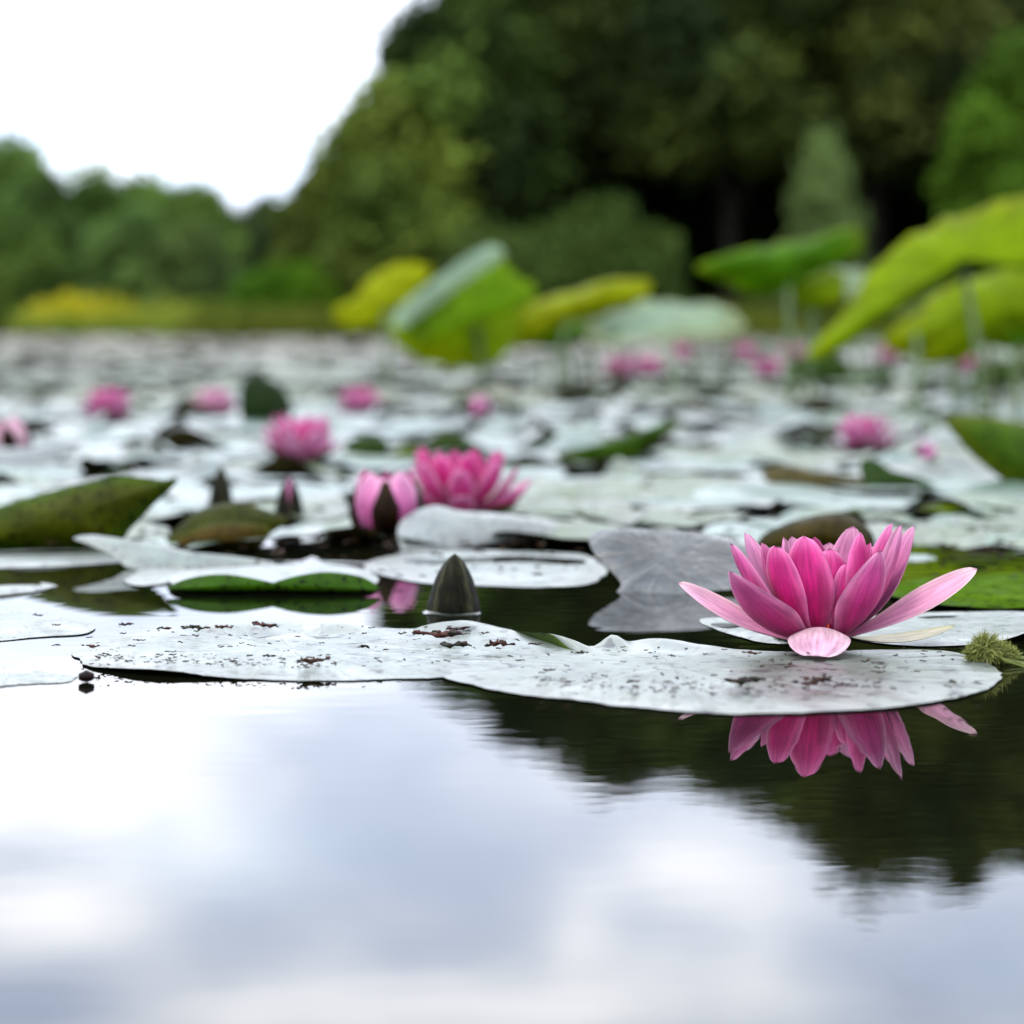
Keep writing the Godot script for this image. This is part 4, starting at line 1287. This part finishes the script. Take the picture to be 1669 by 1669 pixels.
func build_front_pads() -> void:
	var skin := {"top": Color(0.105, 0.128, 0.104), "rim": Color(0.115, 0.125, 0.10), "top_mat": M.pad_front, "under": Color(0.04, 0.085, 0.006), "under2": Color(0.06, 0.045, 0.01)}
	var a := skin.duplicate()
	a.merge({"wave": 0.005, "freq": 40.0, "rings": 16, "count": 300, "rag": 0.003, "flat": 0.85, "lift": 0.0005, "curls": [[-2.2, 0.3, 0.002, 0.88, 0.02], [2.0, 0.3, 0.004, 0.7, 0.0], [1.35, 0.2, 0.004, 0.7, 0.0]]})
	floating_pad([117, 1066, 160, 1048, 262, 1028, 330, 1029, 400, 1028, 480, 1022, 520, 1030, 600, 1028, 700, 1027, 720, 1036, 640, 1042, 585, 1056, 620, 1062, 760, 1068, 800, 1085, 770, 1102, 640, 1108, 480, 1112, 300, 1106, 180, 1095, 130, 1080], "long white lily pad at front left strewn with brown scraps, front rim curled up", a)
	var b := skin.duplicate()
	b.merge({"wave": 0.004, "freq": 45.0, "rings": 16, "count": 300, "rag": 0.003, "flat": 0.85, "curls": [[2.3, 0.12, 0.006, 0.75, 0.02], [1.95, 0.1, 0.005, 0.75, 0.02], [1.5, 0.4, 0.003, 0.7, 0.0]], "lift": 0.0006})
	floating_pad([600, 1052, 660, 1036, 740, 1034, 815, 1035, 860, 1046, 895, 1056, 960, 1060, 1005, 1058, 1060, 1052, 1150, 1060, 1300, 1064, 1450, 1060, 1560, 1066, 1628, 1100, 1600, 1128, 1500, 1150, 1350, 1163, 1200, 1166, 1050, 1158, 930, 1144, 830, 1132, 760, 1118, 660, 1080], "broad white lily pad directly in front of the sharp flower", b)
	var s1 := skin.duplicate()
	s1.merge({"flat": 0.85, "lift": 0.0004, "wave": 0.008, "freq": 60.0, "rings": 9})
	floating_pad([-40, 1000, 30, 994, 95, 1003, 100, 1012, 150, 1020, 140, 1034, 60, 1040, -40, 1044], "small crumpled lily pad at the left edge behind the long white pad", s1)
	var s2 := skin.duplicate()
	s2.merge({"flat": 0.85, "lift": 0.0004, "wave": 0.004, "freq": 50.0, "rings": 10, "curls": [[-0.9, 0.4, 0.004, 0.7, 0.0]]})
	floating_pad([1385, 1012, 1450, 1003, 1560, 998, 1690, 1000, 1740, 1020, 1690, 1042, 1600, 1052, 1500, 1055, 1420, 1048, 1370, 1034], "white lily pad right of the sharp flower with a cream sepal on it", s2)
	var film := skin.duplicate()
	film.merge({"wave": 0.003, "freq": 90.0, "rings": 8, "rag": 0.005, "flat": 0.8, "lift": 0.0002, "thick": 0.0002})
	floating_pad([-60, 1092, 10, 1088, 70, 1096, 128, 1104, 100, 1114, 30, 1118, -60, 1120], "thin ragged film of dead pad at the left edge before the long white pad", film.duplicate())
	var s3 := skin.duplicate()
	s3.merge({"flat": 0.85, "lift": 0.0004, "wave": 0.008, "freq": 90.0, "rings": 8, "rag": 0.003})
	floating_pad([1142, 1014, 1180, 1008, 1260, 1010, 1330, 1024, 1330, 1044, 1262, 1050, 1205, 1040], "small ragged white lily pad edge under the left petals of the sharp flower", s3)
	var s4 := skin.duplicate()
	s4.merge({"flat": 0.85, "lift": 0.0004, "wave": 0.008, "freq": 45.0, "rings": 9, "rag": 0.003})
	floating_pad([590, 925, 640, 905, 720, 898, 850, 900, 950, 905, 985, 925, 970, 950, 900, 958, 800, 956, 680, 950], "white lily pad with dark specks behind the pointed bud", s4)
	# pad seen almost edge on, its near rim rolled up so that the green shows above its own reflection
	var humps := thing("lily_pad", on_water(450, 968), "lily pad with two green humps of rolled rim left of the bud", "lily pad", "lily pads in the foreground")
	var s5 := skin.duplicate()
	s5.merge({"wave": 0.002, "freq": 60.0, "rings": 10, "under": Color(0.01, 0.014, 0.003), "under2": Color(0.012, 0.01, 0.003)}, true)  # near-black underside stands in for the shadow band below the rolled rim
	var line := water_outline([275, 950, 300, 940, 380, 934, 470, 931, 560, 933, 610, 946, 614, 958, 580, 966, 470, 967, 360, 967, 290, 965])
	for k in line.size(): line[k] += Vector3(0, 0.003, 0) - humps.position
	obj("leaf_blade", blade_mesh(line, Vector3.UP, s5), null, humps)
	standing_leaf("rolled_rim", [271, 960, 285, 951, 310, 942, 345, 937, 385, 938, 425, 949, 448, 951, 465, 945, 495, 937, 540, 933, 590, 941, 619, 960, 600, 963, 540, 964, 448, 963, 350, 963, 300, 962], Vector2(450, 969), 0.35, 0.0, "", {"bulge": 0.002, "wave": 0.003, "freq": 90.0, "top": Color(0.03, 0.085, 0.003), "rim": Color(0.02, 0.055, 0.002), "under": Color(0.02, 0.05, 0.003), "count": 110, "rag": 0.0012}, humps)
	var s6 := skin.duplicate()
	s6.merge({"flat": 0.85, "lift": 0.0004, "wave": 0.008, "freq": 45.0, "rings": 9, "rag": 0.003})
	floating_pad([205, 945, 250, 925, 350, 918, 470, 915, 600, 917, 660, 926, 600, 934, 480, 936, 400, 940, 300, 950, 230, 956], "white lily pad floating behind the pad with green humps", s6)
	var s7 := skin.duplicate()
	s7.merge({"flat": 0.85, "lift": 0.0004, "wave": 0.006, "freq": 45.0, "rings": 9})
	floating_pad([-60, 905, 20, 898, 130, 896, 230, 902, 240, 912, 170, 920, 60, 926, -60, 926], "white strip of lily pad at the foot of the big olive leaf", s7)
	var s8 := {"wave": 0.006, "freq": 45.0, "rings": 10, "top": Color(0.05, 0.10, 0.001), "rim": Color(0.035, 0.075, 0.001), "under": Color(0.04, 0.06, 0.01), "top_mat": M.wet}
	floating_pad([1445, 968, 1475, 950, 1560, 943, 1680, 940, 1760, 955, 1740, 985, 1640, 996, 1540, 995, 1480, 988], "wet bright green lily pad behind the right outer petal", s8)
	var s9 := skin.duplicate()
	s9.merge({"flat": 0.85, "lift": 0.0004, "wave": 0.01, "freq": 60.0, "rings": 8, "rag": 0.003})
	floating_pad([-60, 958, 20, 946, 70, 950, 85, 958, 40, 968, -40, 974], "small white shred of lily pad at the left edge above the olive reflection", s9)

func build_flowers() -> void:
	hero_flower()
	var g := "pink water lilies"
	var s := FOCAL
	place(half_open(5, 0.054, 0.046, "pink", "brown"), "half_open_lily", 631, 880, "half open pink water lily with a dark brown sepal in front", g)
	place(open_flower(3, "rose", "deep", -4.0, 0.106, 0.84), "water_lily", 752, 842, "open deep pink water lily just right of the half open one", g, 0.3)
	place(open_flower(7, "pink", "rose", 1.0, 0.09), "water_lily", 492, 758, "open pink water lily left of centre with one pale front petal", g, 1.0)
	var proto := open_flower(12, "pink", "rose", -1.0, 0.086)
	place(proto, "water_lily", 176, 684, "blurred pink water lily furthest left of the open ones", g)
	var copies := [
		[348, 680, 0.95, 1.3, "palest blurred pink water lily left of the round dark leaf", "pale"],
		[586, 677, 0.95, 2.2, "blurred pink water lily above and left of the middle pair", ""],
		[1411, 738, 0.9, 3.0, "bright pink water lily directly above the sharp flower at right", ""],
		[1010, 629, 1.15, 0.7, "small deep pink distant water lily below the tray like lotus leaf", ""],
		[1057, 628, 1.1, 1.9, "small pale pink distant water lily touching the deep pink one", ""],
		[1250, 632, 1.05, 2.6, "small magenta distant water lily between the lotus stems", ""],
		[1112, 596, 1.3, 0.2, "tiny far pink water lily left of three under the lotus leaves", ""],
		[1215, 594, 1.3, 0.9, "tiny far pink water lily middle of three under the lotus leaves", ""],
		[1290, 594, 1.3, 1.5, "tiny far pink water lily right of three under the lotus leaves", ""],
		[1450, 600, 1.3, 2.0, "tiny far pink water lily right of the white flower", ""],
		[1578, 620, 1.2, 2.8, "small red pink water lily in shade under the drooping lotus leaf", ""],
	]
	for q in copies:
		var f: Node3D
		if q[5] == "pale": f = open_flower(15, "pale", "pink", 4.0, 0.085)
		else: f = proto.duplicate()
		place(f, "water_lily", q[0], q[1], q[4], g, q[3])
		f.scale = Vector3.ONE * q[2]
		if q[1] < 650: f.position.y = 0.02
	place(open_flower(18, "white", "white", 6.0, 0.1), "water_lily", 1396, 618, "white water lily below the largest lotus leaf", "", 0.4, "water lily", 0.0, -0.025)
	place(half_open(8, 0.036, 0.042, "pink", "brown", -1.2), "half_open_lily", 782, 692, "small half open pink water lily at the foot of the big lotus stem", g)
	place(half_open(9, 0.054, 0.046, "blush", "brown", -1.3), "half_open_lily", 24, 750, "pinkish white half open water lily at the left edge", g, 0.0, "water lily", 0.35)
	place(half_open(10, 0.026, 0.03, "pink", "brown", -1.0), "spent_lily", 1487, 757, "small wilted pink water lily beside the bright pink right one", g, 0.4, "water lily", -0.9)

	var bg := "closed water lily buds"
	var b := bud(0.0262, 0.0345, "bud", 0.75, 26)
	place(b, "lily_bud", 739, 998, "sharp dark pointed lily bud standing in the open water", bg, 0.0, "lily bud", -0.025)
	meniscus(0.0128, b, 0.0)
	place(bud(0.02, 0.042, "bud", 0.3), "lily_bud", 360, 838, "dark closed lily bud peeping over the curled brown leaf", bg, 0.0, "lily bud")
	var striped := bud(0.023, 0.038, "bud", 0.2)
	var slip := obj("petal", petal_mesh(Vector3(0.001, 0.013, 0.0112), Vector3(0.0005, 0.031, 0.0030), 0.0024, 0.0011, 0.0002, 0.0, Vector3(0, 0.012, 0), tones("pink"), tones("pink"), {"steps": 8, "across": 4}), null, striped)
	tag(slip, "pink stripe of petal showing in the seam")
	place(striped, "lily_bud", 471, 848, "dark lily bud with a pink seam right of the curled leaf", bg, 0.0, "lily bud")
	place(bud(0.008, 0.016, "sepal_out", 0.2, 10), "lily_bud", 409, 835, "tiny greenish bud tip between two dark buds", bg, 0.0, "lily bud")

func build_scraps() -> void:
	var g := "brown plant scraps on the front pads"
	# x, y (photograph pixels), length in pixels, twigs, label
	var list := [
		[685, 1046, 1, 0, 0, ""],
		[745, 1042, 44, 0, 0, "thick brown twig lying on the pad below the pointed bud"],
		[720, 1053, 70, 1, 0, "long brown scrap with a thin tail below the thick twig"],
		[742, 1070, 56, 1, 0, "brown leaf sliver in the middle between the two front pads"],
		[811, 1069, 44, 4, 0, "brown green star of dead plant where the two front pads meet"],
		[684, 1050, 24, 1, 0, "short dark scrap with a curled end left of the long brown scrap"],
		[431, 1036, 40, 3, 0, "dark flat scrap by the far rim of the long white pad"],
		[440, 1087, 24, 3, 0, "brown tangled scrap near the curled front rim of the long white pad"],
		[512, 1096, 48, 3, 0, "dark row of scraps on the front rim of the long white pad"],
		[206, 1034, 24, 2, 0, "dark little insect like scrap on the left rear of the long white pad"],
		[365, 1039, 30, 3, 0, "brown scrap with a straw tail on the middle of the long white pad"],
		[318, 1040, 34, 2, 0, "brown scrap row on the rear of the long white pad"],
		[268, 1041, 26, 2, 0, "brown scrap with a thin hook on the rear left of the long white pad"],
		[228, 1060, 20, 1, 0, "lumpy brown scrap on the left of the long white pad"],
		[150, 1071, 24, 0, 0, "flat brown scrap at the left tip of the long white pad"],
		[1215, 1130, 66, 1, 0, "longest dark brown scrap on the front rim of the broad pad"],
		[1330, 1132, 60, 3, 0, "cluster of brown scraps on the front of the broad pad"],
		[1375, 1136, 26, 1, 0, "brown scrap at the right end of the scrap row on the broad pad"],
		[1225, 1082, 26, 2, 0, "reddish brown scrap by the foot of the sharp flower"],
		[945, 1082, 22, 1, 0, "red brown scrap on the rear left of the broad pad"],
		[846, 1094, 14, 0, 0, "round red brown scrap on the left of the broad pad"],
		[893, 1111, 20, 0, 0, "small brown stick on the left front of the broad pad"],
		[925, 1130, 14, 1, 0, "small red scrap on the left front rim of the broad pad"],
		[1030, 1130, 22, 1, 0, "brown scrap on the middle front rim of the broad pad"],
		[870, 1067, 20, 2, 0, "dark red scrap in the torn rear rim of the broad pad"],
		[62, 1018, 18, 1, 0, "black scrap on the small crumpled pad at the left edge"],
		[92, 1035, 14, 1, 0, "dark scrap on the front of the small crumpled pad"],
	]
	var k := 1
	for q in list:
		if q[5] == "": continue
		var ln: float = q[2] * depth_of(q[1]) / FOCAL
		var m := obj("plant_scrap", scrap_mesh(ln, k, q[3]), null)
		m.position = on_water(q[0], q[1], 0.0042)
		m.rotation.y = sin(k * 1.7) * 0.5
		tag(m, q[5], "plant scrap", g)
		k += 1
	# a floating seed in front of the long pad
	var seed_mesh := SphereMesh.new()
	seed_mesh.radius = 0.0029
	seed_mesh.height = 0.0052
	seed_mesh.radial_segments = 20
	seed_mesh.rings = 10
	var sd := Shell.new()
	sd.tube([Vector3(-0.003, 0.001, 0), Vector3(-0.0024, 0.0018, 0), Vector3(0, 0.0024, 0), Vector3(0.0024, 0.002, 0), Vector3(0.0031, 0.0014, 0)], [0.0002, 0.0017, 0.0024, 0.0016, 0.0002], 12, lin(16, 6, 4))
	var so := obj("seed", sd.mesh(M.scrap), null)
	so.position = on_water(141, 1112)
	tag(so, "dark round seed afloat in front of the long white pad", "seed")
	# crumbs too small to pick apart
	var cm := scrap_mesh(0.004, 3, 1)
	var where := []
	var tints := []
	for i in 2700:
		var d := 0.0
		var px := rng.randf_range(-20, 1690)
		var py := 0.0
		if i < 900: py = rng.randf_range(1030, 1160)
		elif i < 1250: py = rng.randf_range(900, 955)
		elif i < 1650:
			var left := i % 2 == 0
			px = rng.randf_range(150, 560) if left else rng.randf_range(870, 1440)
			py = (1106.0 - absf(px - 480) * 0.04 - absf(rng.randfn()) * 7.0) if left else (1152.0 - absf(px - 1180) * 0.05 - absf(rng.randfn()) * 12.0)
		else: py = lerpf(900, 660, pow(rng.randf(), 1.3))
		if i < 900 and not (px > 140 and px < 1600 and py < 1030 + (75 if px < 850 else 125) and py > (1035 if px < 850 else 1070)): continue
		if i >= 900 and i < 1250 and not (px > 600 and px < 975 or px > 220 and px < 600 and py < 932 or px > 1480): continue
		d = depth_of(py)
		var sc := (0.22 + 1.1 * pow(rng.randf(), 2.5)) * (0.8 if d < 1.0 else 1.3 if d < 1.3 else 2.2)
		where.append(Transform3D(Basis.from_euler(Vector3(rng.randf_range(-0.4, 0.4), rng.randf() * TAU, 0)).scaled(Vector3.ONE * sc), on_water(px, py, 0.004)))
		tints.append(Color(1.9, 1.5, 1.2) * rng.randf_range(0.5, 1.6))
	tag(scatter("plant_crumbs", cm, where, tints, null), "dark crumbs of dead plant sprinkled over the pads", "plant crumbs", "", "stuff")
	# the fuzzy ball of algae at the right of the sharp flower
	var al := thing("algae_clump", on_water(1612, 1080), "fuzzy olive green tuft of algae at the right edge beside the broad pad", "algae")
	var r := RandomNumberGenerator.new()
	r.seed = 77
	for q in [[-0.002, 0.0065, 0.002, 0.0062], [0.0035, 0.0045, 0.001, 0.0052], [-0.006, 0.0035, 0.0, 0.0045], [0.0085, 0.003, -0.001, 0.0042]]:
		var sh := Shell.new()
		for i in 420:
			var u := Vector3(r.randfn(), r.randfn(), r.randfn()).normalized()
			var o := Vector3(q[0], q[1], q[2])
			var p: Vector3 = o + u * q[3] * r.randf_range(0.35, 0.8)
			var t: Vector3 = o + (u + Vector3(r.randfn(), r.randfn(), r.randfn()) * 0.25) * q[3] * r.randf_range(0.85, 1.15)
			var w := u.cross(Vector3(r.randfn(), r.randfn(), r.randfn())).normalized() * 0.00035
			var col := Color(0.10, 0.12, 0.02).lerp(Color(0.26, 0.27, 0.08), r.randf())
			sh.tri(p - w, p + w, t, col)
			sh.tri(p + u.cross(w) * 0.9, p - u.cross(w) * 0.9, t, col)
		obj("algae_tuft", sh.mesh(M.algae), null, al)
	for i in 9:
		var sh := Shell.new()
		var a := -0.9 + i * 0.24
		var d := Vector3(cos(a), 0, sin(a))
		var l := r.randf_range(0.008, 0.02)
		var sway := r.randf_range(-0.005, 0.005)
		sh.tube([Vector3(0.002, 0.004, 0), d * l * 0.5 + Vector3(0, 0.0022, sway), d * l + Vector3(0.002, 0.0006, sway * 0.3), d * l * 1.4 + Vector3(0.004, 0.0003, -sway)], [0.0006, 0.0007, 0.0005, 0.0002], 6, Color(0.07, 0.09, 0.015), 0.3)
		obj("trailing_strand", sh.mesh(M.algae), null, al)
